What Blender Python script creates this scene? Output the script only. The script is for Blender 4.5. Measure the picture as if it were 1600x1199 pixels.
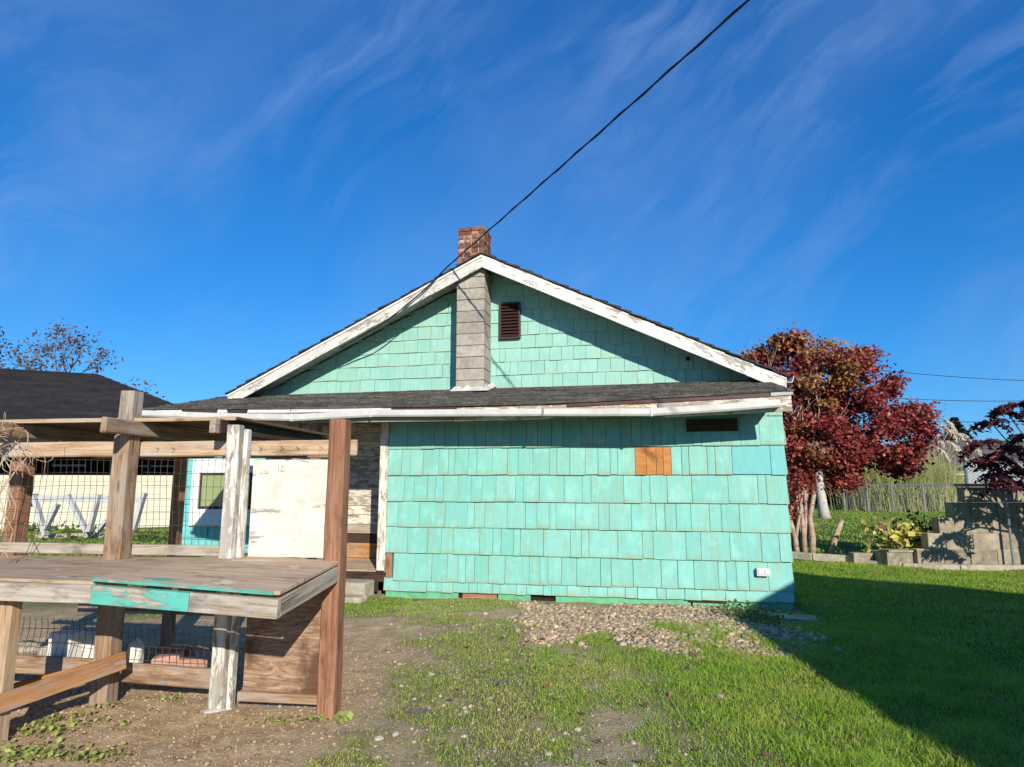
import bpy, math, random
import numpy as np
from mathutils import Vector, Matrix
random.seed(7); rng = np.random.default_rng(7)
for o in list(bpy.data.objects): bpy.data.objects.remove(o)
scene = bpy.context.scene
C = scene.collection
R = math.radians

# ------------------------------------------------------------------ camera
PITCH, FPX, EYE = R(8.53), 1000.0, 1.6
cam = bpy.data.cameras.new('camera'); camo = bpy.data.objects.new('camera', cam); C.objects.link(camo)
camo.location = (0, 0, EYE); camo.rotation_euler = (R(90)+PITCH, 0, 0)
cam.sensor_width = 36; cam.lens = 36*FPX/1600; cam.clip_start = .05; cam.clip_end = 3000
scene.camera = camo

# ------------------------------------------------------------------ sky, sun, exposure
SUN_EL = R(23.3); SUN_AZ = math.atan2(.28, -.96)          # towards the sun, from +Y clockwise
def nd(nt, typ, props=None, ins=None):
    n = nt.nodes.new('ShaderNode'+typ)
    for k, v in (props or {}).items(): setattr(n, k, v)
    for k, v in (ins or {}).items():
        if isinstance(v, bpy.types.NodeSocket): nt.links.new(v, n.inputs[k])
        else: n.inputs[k].default_value = v
    return n
def mathn(nt, op, a, b=0.0, clamp=False):
    return nd(nt, 'Math', {'operation': op, 'use_clamp': clamp}, {0: a, 1: b}).outputs[0]
def mixc(nt, f, a, b, mode='MIX'):
    def c4(v): return v if isinstance(v, bpy.types.NodeSocket) else (*v[:3], 1)
    return nd(nt, 'Mix', {'data_type': 'RGBA', 'blend_type': mode}, {0: f, 6: c4(a), 7: c4(b)}).outputs[2]
def ramp(nt, f, stops):
    n = nd(nt, 'ValToRGB', None, {0: f}); el = n.color_ramp.elements
    while len(el) < len(stops): el.new(.5)
    for e, (p, c) in zip(el, stops):
        e.position = p; e.color = (*c, 1) if not isinstance(c, (int, float)) else (c, c, c, 1)
    return n.outputs[0]
def noise(nt, vec, scale, detail=4, rough=.55, dist=0):
    return nd(nt, 'TexNoise', None, {'Vector': vec, 'Scale': scale, 'Detail': detail, 'Roughness': rough, 'Distortion': dist}).outputs[0]
def mapping(nt, vec, scale=(1,1,1), rot=(0,0,0), loc=(0,0,0)):
    return nd(nt, 'Mapping', None, {'Vector': vec, 'Scale': scale, 'Rotation': rot, 'Location': loc}).outputs[0]

world = bpy.data.worlds.new('World'); scene.world = world; world.use_nodes = True
nt = world.node_tree; nt.nodes.clear()
sky = nd(nt, 'TexSky', {'sky_type': 'NISHITA', 'sun_disc': False, 'sun_elevation': SUN_EL, 'sun_rotation': SUN_AZ,
                        'air_density': 1.0, 'dust_density': 0.0, 'ozone_density': 6.0})
sc_ = nd(nt, 'SeparateColor', None, {0: sky.outputs[0]})              # the whole dome gets the phone camera's deep blue
def tone(ch, g, k): return mathn(nt, 'MULTIPLY', mathn(nt, 'POWER', sc_.outputs[ch], g), k)
skc = nd(nt, 'CombineColor', None, {0: tone(0, 1.25, .235), 1: tone(1, .85, .98), 2: tone(2, .72, 1.93)}).outputs[0]
tc = nd(nt, 'TexCoord').outputs['Generated']
warp = nd(nt, 'TexNoise', None, {'Vector': tc, 'Scale': 2.2, 'Detail': 3.0}).outputs['Color']
uvw = nd(nt, 'VectorMath', {'operation': 'MULTIPLY_ADD'}, {0: warp, 1: (.34, .34, .34), 2: tc}).outputs[0]
rot = mapping(nt, uvw, (1, 1, 1), (0, R(43), 0))                        # cirrus combed along one slanting direction
streak = ramp(nt, noise(nt, mapping(nt, rot, (1.5, 5, 13)), 1.3, 10, .62, .25), [(.44, 0), (.80, 1)])
patch = ramp(nt, noise(nt, mapping(nt, rot, (1.5, 2.2, 3.0), loc=(1.9, .4, .9)), 1.1, 4, .5), [(.44, 0), (.66, 1)])
soft = ramp(nt, noise(nt, mapping(nt, rot, (1.2, 2.5, 4.2), loc=(4, 2, 1)), 1.0, 6, .55), [(.42, 0), (.75, 1)])
cf = mathn(nt, 'ADD', mathn(nt, 'MULTIPLY', mathn(nt, 'MULTIPLY', streak, patch), .42), mathn(nt, 'MULTIPLY', soft, .15))
skm = mixc(nt, cf, skc, (3.0, 4.3, 6.9))
bg = nd(nt, 'Background', None, {'Color': skm, 'Strength': .105})
nt.links.new(bg.outputs[0], nd(nt, 'OutputWorld').inputs[0])

sl = bpy.data.lights.new('sun', 'SUN'); sl.energy = 5.0; sl.angle = R(.5); sl.color = (1, .93, .82)
so = bpy.data.objects.new('sun', sl); C.objects.link(so); so.location = (20, -60, 40)
ldir = Vector((-.28, .96, -math.tan(SUN_EL)))
so.rotation_euler = ldir.to_track_quat('-Z', 'Y').to_euler()
scene.view_settings.view_transform = 'Standard'; scene.view_settings.look = 'None'
scene.view_settings.exposure = .22; scene.view_settings.gamma = 1
scene.render.resolution_x, scene.render.resolution_y = 1024, 767

# ------------------------------------------------------------------ helpers: survey
cp, sp_ = math.cos(PITCH), math.sin(PITCH)
def ray(px, py):
    u = -(py-599.5)/FPX
    return Vector(((px-800)/FPX, cp-u*sp_, u*cp+sp_))
def P(px, py, d):                     # surveyed point at depth d
    r = ray(px, py); return Vector((0, 0, EYE)) + r*(d/r.y)
def G(px, py, z=0.0):                 # surveyed point on a level
    r = ray(px, py); return Vector((0, 0, EYE)) + r*((z-EYE)/r.z)
HO = Vector((3.55, 8.40, 0)); HT = R(12.15); hc, hs = math.cos(HT), math.sin(HT)
FH = Matrix.Translation(HO) @ Matrix.Rotation(-HT, 4, 'Z')     # the house's own frame: x along the front, y inwards
def HL(px, py, yl):
    r = ray(px, py); t = (yl+HO.x*hs+HO.y*hc)/(r.x*hs+r.y*hc)
    a, b = r.x*t-HO.x, r.y*t-HO.y
    return a*hc-b*hs, EYE+r.z*t
I4 = Matrix.Identity(4)

# ------------------------------------------------------------------ helpers: objects
WM = {}
def link(name, data, B=I4, F=I4, parent=None):
    o = bpy.data.objects.new(name, data); C.objects.link(o)
    w = F @ B; o.matrix_basis = w; WM[o.name] = w
    if parent is not None:
        o.parent = parent; o.matrix_parent_inverse = WM[parent.name].inverted()
    return o
def tag(o, label=None, cat=None, group=None, kind=None):
    for k, v in (('label', label), ('category', cat), ('group', group), ('kind', kind)):
        if v: o[k] = v
    return o
def thing(name, loc, label, cat, group=None, F=I4, rz=0):
    return tag(link(name, None, Matrix.Translation(Vector(loc)) @ Matrix.Rotation(rz, 4, 'Z'), F), label, cat, group)
def mesh(name, V, Fc, mat, smooth=False):
    me = bpy.data.meshes.new(name); me.from_pydata([tuple(v) for v in V], [], Fc)
    if mat: me.materials.append(mat)
    if smooth:
        for p in me.polygons: p.use_smooth = True
    me.update(); return me
def mesh_np(name, V, Fa, mat, col=None, smooth=False):
    me = bpy.data.meshes.new(name); V = np.asarray(V, np.float32); Fa = np.asarray(Fa, np.int32); k = Fa.shape[1]
    me.vertices.add(len(V)); me.vertices.foreach_set('co', V.ravel())
    me.loops.add(Fa.size); me.loops.foreach_set('vertex_index', Fa.ravel())
    me.polygons.add(len(Fa)); me.polygons.foreach_set('loop_start', np.arange(len(Fa), dtype=np.int32)*k)
    me.polygons.foreach_set('loop_total', np.full(len(Fa), k, np.int32))
    if smooth: me.polygons.foreach_set('use_smooth', np.ones(len(Fa), bool))
    me.materials.append(mat); me.update(calc_edges=True)
    if col is not None:
        a = me.color_attributes.new('col', 'FLOAT_COLOR', 'POINT')
        c4 = np.ones((len(V), 4), np.float32); c4[:, :3] = col; a.data.foreach_set('color', c4.ravel())
    return me
def bevel(o, w=.006, seg=2):
    m = o.modifiers.new('edge', 'BEVEL'); m.width = w; m.segments = seg; m.limit_method = 'ANGLE'; return o
def beam(name, p0, p1, w, h, mat, parent=None, F=I4, up=(0, 0, 1), jit=.002, bev=.004, cut0=0, cut1=0, seg=None):
    """a board from p0 to p1, w across and h up, with its own frame (x along the grain)"""
    p0, p1 = Vector(p0), Vector(p1); d = p1-p0; L = d.length; x = d/L
    y = Vector(up).cross(x).normalized(); z = x.cross(y)
    B = Matrix(((x.x, y.x, z.x, p0.x), (x.y, y.y, z.y, p0.y), (x.z, y.z, z.z, p0.z), (0, 0, 0, 1)))
    n = seg or max(1, int(L/.35)); V = []; Fc = []
    r = random.Random(hash((round(p0.x, 3), round(p1.z, 3), round(L, 3))) & 0xffff)
    for i in range(n+1):
        t = i/n
        for (a, b) in ((-1, -1), (1, -1), (1, 1), (-1, 1)):
            zz = b*h/2; xx = t*L+zz*(cut0*(1-t)+cut1*t)
            V.append((xx, a*w/2+r.uniform(-jit, jit), zz+r.uniform(-jit, jit)))
    for i in range(n):
        for k in range(4):
            a = i*4+k; b = i*4+(k+1) % 4; Fc.append((a, a+4, b+4, b))
    Fc.append((0, 1, 2, 3)); e = n*4; Fc.append((e+3, e+2, e+1, e))
    o = link(name, mesh(name, V, Fc, mat), B, F, parent)
    if bev: bevel(o, bev, 1)
    return o
class MB:
    def __init__(s): s.v = []; s.f = []
    def box(s, lo, hi):
        b = len(s.v); (x0, y0, z0), (x1, y1, z1) = lo, hi
        s.v += [(x0,y0,z0),(x1,y0,z0),(x1,y1,z0),(x0,y1,z0),(x0,y0,z1),(x1,y0,z1),(x1,y1,z1),(x0,y1,z1)]
        s.f += [tuple(b+i for i in q) for q in ((0,3,2,1),(4,5,6,7),(0,1,5,4),(1,2,6,5),(2,3,7,6),(3,0,4,7))]; return s
    def hexa(s, pts):                 # eight corners, bottom ring then top ring
        b = len(s.v); s.v += [tuple(p) for p in pts]
        s.f += [tuple(b+i for i in q) for q in ((0,3,2,1),(4,5,6,7),(0,1,5,4),(1,2,6,5),(2,3,7,6),(3,0,4,7))]; return s
    def prism(s, poly, y0, y1):       # outline in x,z pushed along y
        b = len(s.v); n = len(poly)
        s.v += [(x, y0, z) for x, z in poly]+[(x, y1, z) for x, z in poly]
        s.f.append(tuple(b+i for i in range(n))); s.f.append(tuple(b+n+i for i in reversed(range(n))))
        for i in range(n): j = (i+1) % n; s.f.append((b+i, b+n+i, b+n+j, b+j))
        return s
    def tube(s, pts, rad, n=8, cap=True):
        b = len(s.v); pts = [Vector(p) for p in pts]; m = len(pts)
        rads = rad if isinstance(rad, (list, tuple)) else [rad]*m
        ref = Vector((.31, .2, .93))
        for i, p in enumerate(pts):
            t = (pts[min(i+1, m-1)]-pts[max(i-1, 0)]).normalized()
            a = t.cross(ref)
            if a.length < .1: a = t.cross(Vector((1, 0, 0)))
            a.normalize(); c = t.cross(a)
            for k in range(n):
                q = 2*math.pi*k/n; s.v.append(tuple(p+(a*math.cos(q)+c*math.sin(q))*rads[i]))
        for i in range(m-1):
            for k in range(n):
                x = b+i*n+k; y = b+i*n+(k+1) % n; s.f.append((x, y, y+n, x+n))
        if cap: s.f.append(tuple(b+k for k in reversed(range(n)))); s.f.append(tuple(b+(m-1)*n+k for k in range(n)))
        return s
    def build(s, name, mat, parent=None, F=I4, smooth=False, B=I4):
        if B is not I4:
            iv = B.inverted(); s.v = [tuple(iv @ Vector(v)) for v in s.v]
        return link(name, mesh(name, s.v, s.f, mat, smooth), B, F, parent)
def T(p): return Matrix.Translation(Vector(p))
def rock_mesh(name, sx, sy, sz, mat, seed, sub=2, rough=.25, flat=.5):
    import bmesh
    bm = bmesh.new(); bmesh.ops.create_icosphere(bm, subdivisions=sub, radius=1)
    r = random.Random(seed); ks = [(Vector((r.gauss(0,1), r.gauss(0,1), r.gauss(0,1))).normalized(), r.uniform(.55, 1)) for _ in range(7)]
    for v in bm.verts:
        for d, c in ks:
            q = v.co.dot(d)
            if q > c: v.co -= d*(q-c)*.85
        v.co *= 1+r.uniform(-rough, rough)*.2
        v.co = Vector((v.co.x*sx, v.co.y*sy, v.co.z*sz))
    me = bpy.data.meshes.new(name); bm.to_mesh(me); bm.free(); me.materials.append(mat); return me

# ------------------------------------------------------------------ materials
def newmat(name):
    m = bpy.data.materials.new(name); m.use_nodes = True; n = m.node_tree; n.nodes.clear()
    b = nd(n, 'BsdfPrincipled'); nd(n, 'OutputMaterial', None, {0: b.outputs[0]}); return m, n, b
def objvec(n, amt=37.0):
    t = nd(n, 'TexCoord').outputs['Object']; r = nd(n, 'ObjectInfo').outputs['Random']
    s = mathn(n, 'MULTIPLY', r, amt); cb = nd(n, 'CombineXYZ', None, {0: s, 1: s, 2: s}).outputs[0]
    return nd(n, 'VectorMath', {'operation': 'ADD'}, {0: t, 1: cb}).outputs[0], r
def bump(n, b, h, st=.3, dist=.01):
    n.links.new(nd(n, 'Bump', None, {'Height': h, 'Strength': st, 'Distance': dist}).outputs[0], b.inputs['Normal'])
def wood(name, cols, paint=None, amt=.5, psc=1.0, rough=.85, sc=1.0, bst=.6, stain=None, crack=.5):
    m, n, b = newmat(name); v, r = objvec(n)
    g = noise(n, mapping(n, v, (1.3*sc, 30*sc, 30*sc)), 1.0, 8, .7, .9)
    f = noise(n, mapping(n, v, (6*sc, 110*sc, 110*sc)), 1.0, 4, .7)
    big = noise(n, mapping(n, v, (1.6, 5, 5)), 1.4, 6, .65)
    gg = mathn(n, 'ADD', mathn(n, 'MULTIPLY', g, .65), mathn(n, 'MULTIPLY', f, .35))
    c = ramp(n, gg, [(.36, cols[0]), (.5, cols[1]), (.62, cols[2])])
    grey = tuple((sum(cols[2])/3)*k for k in (1.02, .96, .86))
    c = mixc(n, ramp(n, big, [(.46, 0), (.66, .75)]), c, grey if stain is None else stain)
    c = mixc(n, ramp(n, noise(n, mapping(n, v, (2.3, 6, 6), loc=(9, 4, 1)), 1.1, 6, .7), [(.54, 0), (.68, .65)]), c, tuple(x*.5 for x in cols[0]))
    ck = ramp(n, noise(n, mapping(n, v, (1.1*sc, 48*sc, 48*sc), loc=(3, 7, 2)), 1.0, 3, .5, .4), [(.30, crack), (.36, 0)])
    c = mixc(n, ck, c, tuple(x*.22 for x in cols[0]))
    knot = nd(n, 'TexVoronoi', {'feature': 'F1'}, {'Vector': mapping(n, v, (1.9, 7, 7)), 'Scale': 1.0}).outputs[0]
    c = mixc(n, ramp(n, knot, [(.05, .7), (.13, 0)]), c, tuple(x*.4 for x in cols[0]))
    h = mathn(n, 'SUBTRACT', gg, ck)
    if paint:
        pm = noise(n, mapping(n, v, (6*psc, 26*psc, 26*psc)), 1.0, 9, .75, .6)
        p2 = noise(n, mapping(n, v, (2.2, 6, 6), loc=(5, 5, 5)), 1.0, 4, .6)
        pm = mathn(n, 'ADD', mathn(n, 'MULTIPLY', pm, .6), mathn(n, 'MULTIPLY', p2, .4))
        k = ramp(n, pm, [(amt-.012, 0), (amt+.012, 1)])
        pc = mixc(n, ramp(n, noise(n, v, 7, 7, .7), [(.4, 0), (.72, .7)]), paint, tuple(x*q for x, q in zip(paint, (.66, .63, .55))))
        pc = mixc(n, ramp(n, f, [(.30, .5), (.42, 0)]), pc, tuple(x*.6 for x in paint))
        c = mixc(n, k, c, pc); h = mathn(n, 'ADD', mathn(n, 'MULTIPLY', h, .5), mathn(n, 'MULTIPLY', k, .7))
    hv = nd(n, 'HueSaturation', None, {'Value': mathn(n, 'ADD', mathn(n, 'MULTIPLY', r, .24), .88), 'Color': c}).outputs[0]
    n.links.new(hv, b.inputs['Base Color']); b.inputs['Roughness'].default_value = rough
    b.inputs['Specular IOR Level'].default_value = .2
    bump(n, b, h, bst, .005); return m
def stone(name, cols, sc=12, rough=.9, bst=.5, dist=.01, vary=.3, spots=None):
    m, n, b = newmat(name); v, r = objvec(n)
    a = noise(n, v, sc, 8, .65); big = noise(n, v, sc*.16, 4, .6)
    c = ramp(n, mathn(n, 'ADD', mathn(n, 'MULTIPLY', a, .5), mathn(n, 'MULTIPLY', big, .5)), [(.36, cols[0]), (.5, cols[1]), (.64, cols[2])])
    if spots: c = mixc(n, ramp(n, noise(n, v, sc*.5, 6, .7), [(spots[0], 0), (spots[0]+.06, 1)]), c, spots[1])
    c = nd(n, 'HueSaturation', None, {'Value': mathn(n, 'ADD', mathn(n, 'MULTIPLY', r, vary), 1-vary/2), 'Color': c}).outputs[0]
    n.links.new(c, b.inputs['Base Color']); b.inputs['Roughness'].default_value = rough
    b.inputs['Specular IOR Level'].default_value = .25
    bump(n, b, a, bst, dist); return m
def plain(name, col, rough=.6, metal=0, var=.12, sc=6):
    m, n, b = newmat(name); v, r = objvec(n)
    c = mixc(n, ramp(n, noise(n, v, sc, 6, .6), [(.3, 0), (.75, 1)]), col, tuple(x*(1-var*2) for x in col))
    n.links.new(c, b.inputs['Base Color']); b.inputs['Roughness'].default_value = rough; b.inputs['Metallic'].default_value = metal
    bump(n, b, noise(n, v, sc*6, 3), .08, .003); return m
def leafmat(name, trans=.3, rough=.55):
    m, n, b = newmat(name); a = nd(n, 'Attribute', {'attribute_name': 'col'}).outputs['Color']
    n.links.new(a, b.inputs['Base Color']); b.inputs['Roughness'].default_value = rough; b.inputs['Specular IOR Level'].default_value = .3
    tr = nd(n, 'BsdfTranslucent', None, {0: a}); mx = nd(n, 'MixShader', None, {0: trans, 1: b.outputs[0], 2: tr.outputs[0]})
    n.links.new(mx.outputs[0], [x for x in n.nodes if x.bl_idname == 'ShaderNodeOutputMaterial'][0].inputs[0]); return m
def shinglepaint(name, base, alt, dirt, dirtamt=.5):
    m, n, b = newmat(name); t = nd(n, 'TexCoord').outputs['Object']; v, r = objvec(n)
    g = noise(n, mapping(n, v, (46, 8, 2.2)), 1.0, 6, .65, .3)
    w = noise(n, mapping(n, v, (11, 5, 1.3)), 1.0, 5, .6, .5)
    fade = noise(n, t, 1.3, 4, .6)
    c = mixc(n, ramp(n, r, [(0, 0), (1, 1)]), base, alt)
    c = mixc(n, ramp(n, fade, [(.35, 0), (.7, .55)]), c, alt)
    c = mixc(n, ramp(n, g, [(.25, .5), (.5, 0)]), c, tuple(x*.72 for x in base))
    dm = mathn(n, 'MULTIPLY', ramp(n, w, [(dirtamt, 0), (dirtamt+.16, 1)]), ramp(n, noise(n, mapping(n, t, (1, 1, 2)), 1.7, 4, .6), [(.42, 0), (.62, .75)]))
    c = mixc(n, dm, c, dirt)
    pale = noise(n, mapping(n, v, (5, 3, 3)), 1.0, 6, .7)
    c = mixc(n, ramp(n, pale, [(.50, 0), (.66, .55)]), c, tuple(min(1, x*1.14+.03) for x in alt))
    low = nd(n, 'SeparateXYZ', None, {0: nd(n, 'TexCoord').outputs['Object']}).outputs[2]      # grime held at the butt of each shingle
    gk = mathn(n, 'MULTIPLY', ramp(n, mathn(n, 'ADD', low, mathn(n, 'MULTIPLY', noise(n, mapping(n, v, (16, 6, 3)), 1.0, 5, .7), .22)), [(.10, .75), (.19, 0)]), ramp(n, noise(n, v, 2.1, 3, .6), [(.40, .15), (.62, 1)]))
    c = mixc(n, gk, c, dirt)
    sp = noise(n, v, 60, 2, .5)
    c = mixc(n, ramp(n, sp, [(.71, 0), (.75, .6)]), c, (.12, .2, .16))
    n.links.new(c, b.inputs['Base Color']); b.inputs['Roughness'].default_value = .62
    b.inputs['Specular IOR Level'].default_value = .3
    bump(n, b, mathn(n, 'ADD', g, mathn(n, 'MULTIPLY', w, .6)), .35, .004); return m

M = {}
M['teal'] = shinglepaint('teal_paint', (.175, .50, .425), (.235, .55, .475), (.31, .34, .19), .44)
M['teal_gable'] = shinglepaint('gable_paint', (.23, .49, .39), (.29, .54, .45), (.38, .48, .33), .5)
M['teal_new'] = shinglepaint('fresh_teal_paint', (.15, .48, .445), (.17, .50, .465), (.14, .42, .42), .8)
M['teal_core'] = plain('old_teal_board', (.05, .15, .125), .8)
M['cedar'] = wood('new_cedar', ((.36, .14, .04), (.47, .205, .065), (.52, .25, .085)), sc=1, bst=.3, crack=.1, stain=(.42, .19, .07))
M['green_skirt'] = plain('green_skirt_paint', (.15, .50, .27), .6, var=.18, sc=9)
M['white_peel'] = wood('peeling_white_wood', ((.16, .13, .10), (.34, .29, .23), (.47, .42, .35)), (.74, .71, .64), .455)
M['white_grey'] = wood('greyed_white_paint', ((.17, .14, .11), (.36, .31, .25), (.48, .43, .36)), (.66, .64, .58), .49, .9)
M['white_worn'] = wood('worn_white_wood', ((.16, .11, .07), (.38, .29, .19), (.50, .42, .30)), (.74, .70, .60), .495)
M['white_clean'] = wood('old_white_paint', ((.4, .36, .3), (.5, .46, .4), (.6, .56, .5)), (.74, .73, .69), .40)
M['yellow_peel'] = wood('flaking_fascia', ((.17, .11, .06), (.42, .30, .14), (.55, .42, .22)), (.74, .69, .54), .52, 1.0)
M['soffit'] = wood('soffit_paint', ((.2, .19, .16), (.4, .38, .32), (.5, .48, .42)), (.60, .60, .54), .44)
M['gutter'] = plain('gutter_white', (.70, .69, .64), .55, 0, .16, 5)
M['brown_metal'] = plain('brown_drip_metal', (.09, .035, .025), .45, .0, .2, 10)
M['grey_metal'] = plain('grey_flashing', (.30, .31, .32), .45, .4, .2, 8)
M['galv'] = plain('galvanised_steel', (.45, .46, .47), .4, .8, .15, 8)
M['wire'] = plain('old_wire', (.16, .13, .11), .6, .5, .25, 40)
M['dark'] = plain('dark_void', (.012, .011, .010), .9)
M['dark_wood'] = wood('dark_wood', ((.025, .015, .010), (.055, .032, .020), (.09, .055, .035)))
M['vent'] = plain('brown_vent', (.06, .025, .02), .5, 0, .15, 8)
M['roof'] = stone('roof_shingle', ((.022, .020, .018), (.050, .045, .040), (.095, .085, .072)), 30, .95, .6, .006, .5)
M['roof_moss'] = stone('old_porch_shingle', ((.028, .026, .022), (.075, .068, .058), (.15, .135, .11)), 22, .95, .9, .01, .5, (.66, (.34, .33, .28)))
M['roof_far'] = stone('neighbour_shingle', ((.014, .013, .013), (.024, .022, .021), (.038, .034, .032)), 8, .95, .5, .01, .35)
M['block'] = stone('concrete_block', ((.25, .22, .175), (.36, .32, .26), (.47, .42, .35)), 16, .92, .6, .006, .16)
M['block_grey'] = stone('grey_concrete_block', ((.15, .125, .085), (.28, .24, .17), (.39, .345, .255)), 11, .92, .6, .006, .25)
M['mortar'] = stone('mortar', ((.38, .36, .32), (.52, .50, .46), (.66, .64, .6)), 25, .95, .8, .008, .1)
M['brick'] = stone('chimney_brick', ((.05, .028, .02), (.20, .09, .055), (.44, .22, .14)), 7, .9, .6, .005, .7, (.62, (.5, .46, .4)))
M['brickpink'] = stone('pink_paver', ((.32, .17, .12), (.45, .26, .19), (.55, .34, .26)), 14, .9, .5, .006, .25)
M['whiteblock'] = stone('white_block', ((.5, .47, .4), (.68, .65, .57), (.78, .75, .68)), 14, .9, .5, .006, .1)
M['concrete'] = stone('old_concrete', ((.26, .22, .16), (.40, .35, .27), (.52, .47, .38)), 18, .95, .8, .01, .15)
M['post'] = wood('weathered_post', ((.14, .075, .04), (.30, .185, .105), (.44, .31, .20)))
M['post_red'] = wood('red_brown_post', ((.16, .065, .035), (.31, .145, .08), (.43, .25, .155)), sc=.8, stain=(.36, .215, .13))
M['post_grey'] = wood('greyed_wood', ((.16, .125, .09), (.33, .27, .20), (.47, .40, .31)))
M['post_warm'] = wood('tan_lumber', ((.28, .165, .09), (.47, .32, .19), (.58, .44, .29)))
M['plank_orange'] = wood('orange_cedar_plank', ((.19, .075, .02), (.40, .18, .055), (.52, .26, .09)))
M['bench'] = wood('bench_plywood', ((.24, .16, .10), (.45, .325, .21), (.58, .45, .31)), (.66, .60, .48), .585, .6, stain=(.50, .375, .25))
M['bench_edge'] = wood('bench_edge_board', ((.18, .14, .10), (.40, .335, .25), (.56, .49, .39)))
M['teal_edge'] = wood('teal_splashed_board', ((.2, .16, .12), (.38, .33, .25), (.5, .44, .35)), (.12, .46, .38), .475, .6)
M['teal_scuff'] = wood('teal_scuffed_top', ((.24, .16, .10), (.45, .325, .21), (.58, .45, .31)), (.13, .42, .35), .50, .5, stain=(.50, .375, .25))
M['white_scuff'] = wood('white_scuffed_top', ((.24, .16, .10), (.45, .325, .21), (.58, .45, .31)), (.66, .61, .50), .49, .5, stain=(.50, .375, .25))
M['ply_white'] = wood('white_plywood', ((.17, .14, .11), (.34, .3, .25), (.44, .4, .34)), (.64, .61, .53), .435, .5)
M['ply_dark'] = plain('plywood_under', (.16, .085, .04), .9, 0, .2, 3)
M['cream'] = plain('cream_siding', (.64, .60, .46), .7, 0, .05, 2)
M['cable'] = plain('black_cable', (.012, .010, .010), .55, 0, .2, 20)
M['glass'] = plain('window_glass', (.30, .36, .16), .08, 0, .1, 2)
M['darkglass'] = plain('dark_window_glass', (.02, .025, .03), .05)
M['bluegrey'] = plain('bluegrey_siding', (.20, .25, .31), .7)
M['whitepaint'] = plain('white_paint', (.78, .78, .76), .5, 0, .06, 3)
M['barrier'] = plain('greyed_white_lumber', (.50, .51, .50), .7)
M['plastic'] = plain('white_plastic', (.75, .73, .70), .35, 0, .08, 12)
M['bark'] = wood('maple_bark', ((.20, .12, .08), (.42, .29, .20), (.58, .44, .33)), sc=.6)
M['bark_grey'] = wood('grey_bark', ((.06, .05, .04), (.13, .105, .085), (.2, .165, .13)), sc=.6)
M['birch'] = wood('birch_bark', ((.2, .18, .15), (.45, .42, .37), (.6, .57, .5)), (.55, .52, .46), .48)
M['leaf'] = leafmat('leaf'); M['blade'] = leafmat('grass_blade', .35, .6)
M['pebble'] = leafmat('pebble', 0, .8)
M['garage'] = plain('garage_siding', (.5, .5, .46), .7)
# stained plywood with wavy grain
def stained():
    m, n, b = newmat('stained_plywood'); v = nd(n, 'TexCoord').outputs['Object']
    w = noise(n, mapping(n, v, (2.6, 9, 9)), 1.3, 2, .4, 1.6)
    rings = noise(n, mapping(n, v, (4, 26, 26)), 1.0, 6, .7, 2.2)
    c = ramp(n, rings, [(.32, (.13, .07, .04)), (.5, (.29, .175, .105)), (.66, (.47, .34, .23))])
    st = mathn(n, 'ADD', noise(n, mapping(n, v, (3, 20, 1)), 1, 4), 0)
    c = mixc(n, ramp(n, noise(n, mapping(n, v, (1.5, 5, 1), (0, 0, 0), (3.3, .2, 0)), 1.2, 5, .6), [(.50, 0), (.58, .85)]), c, (.085, .035, .014))
    n.links.new(c, b.inputs['Base Color']); b.inputs['Roughness'].default_value = .8; bump(n, b, rings, .4, .004); return m
M['stained'] = stained()

# ------------------------------------------------------------------ fields over the yard
def vnoise(x, y, s, seed=0):
    x = np.asarray(x, float)*s; y = np.asarray(y, float)*s
    xi = np.floor(x).astype(np.int64); yi = np.floor(y).astype(np.int64); fx = x-xi; fy = y-yi
    fx = fx*fx*(3-2*fx); fy = fy*fy*(3-2*fy)
    def h(i, j):
        n = (i*374761393+j*668265263+seed*974634777) & 0x7fffffff
        n = ((n ^ (n >> 13))*1274126177) & 0x7fffffff
        return ((n ^ (n >> 16)) & 0xffff)/65535.0
    return (h(xi, yi)*(1-fx)+h(xi+1, yi)*fx)*(1-fy)+(h(xi, yi+1)*(1-fx)+h(xi+1, yi+1)*fx)*fy
def fbm(x, y, s, seed=0, o=4):
    a = 0; w = .5; t = 0
    for k in range(o): a = a+w*vnoise(x, y, s*2**k, seed+k*17); t += w; w *= .55
    return a/t
def sst(v, a, b): t = np.clip((v-a)/(b-a), 0, 1); return t*t*(3-2*t)
def house_y(x, y): return (x-HO.x)*hs+(y-HO.y)*hc
def house_x(x, y): return (x-HO.x)*hc-(y-HO.y)*hs
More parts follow.
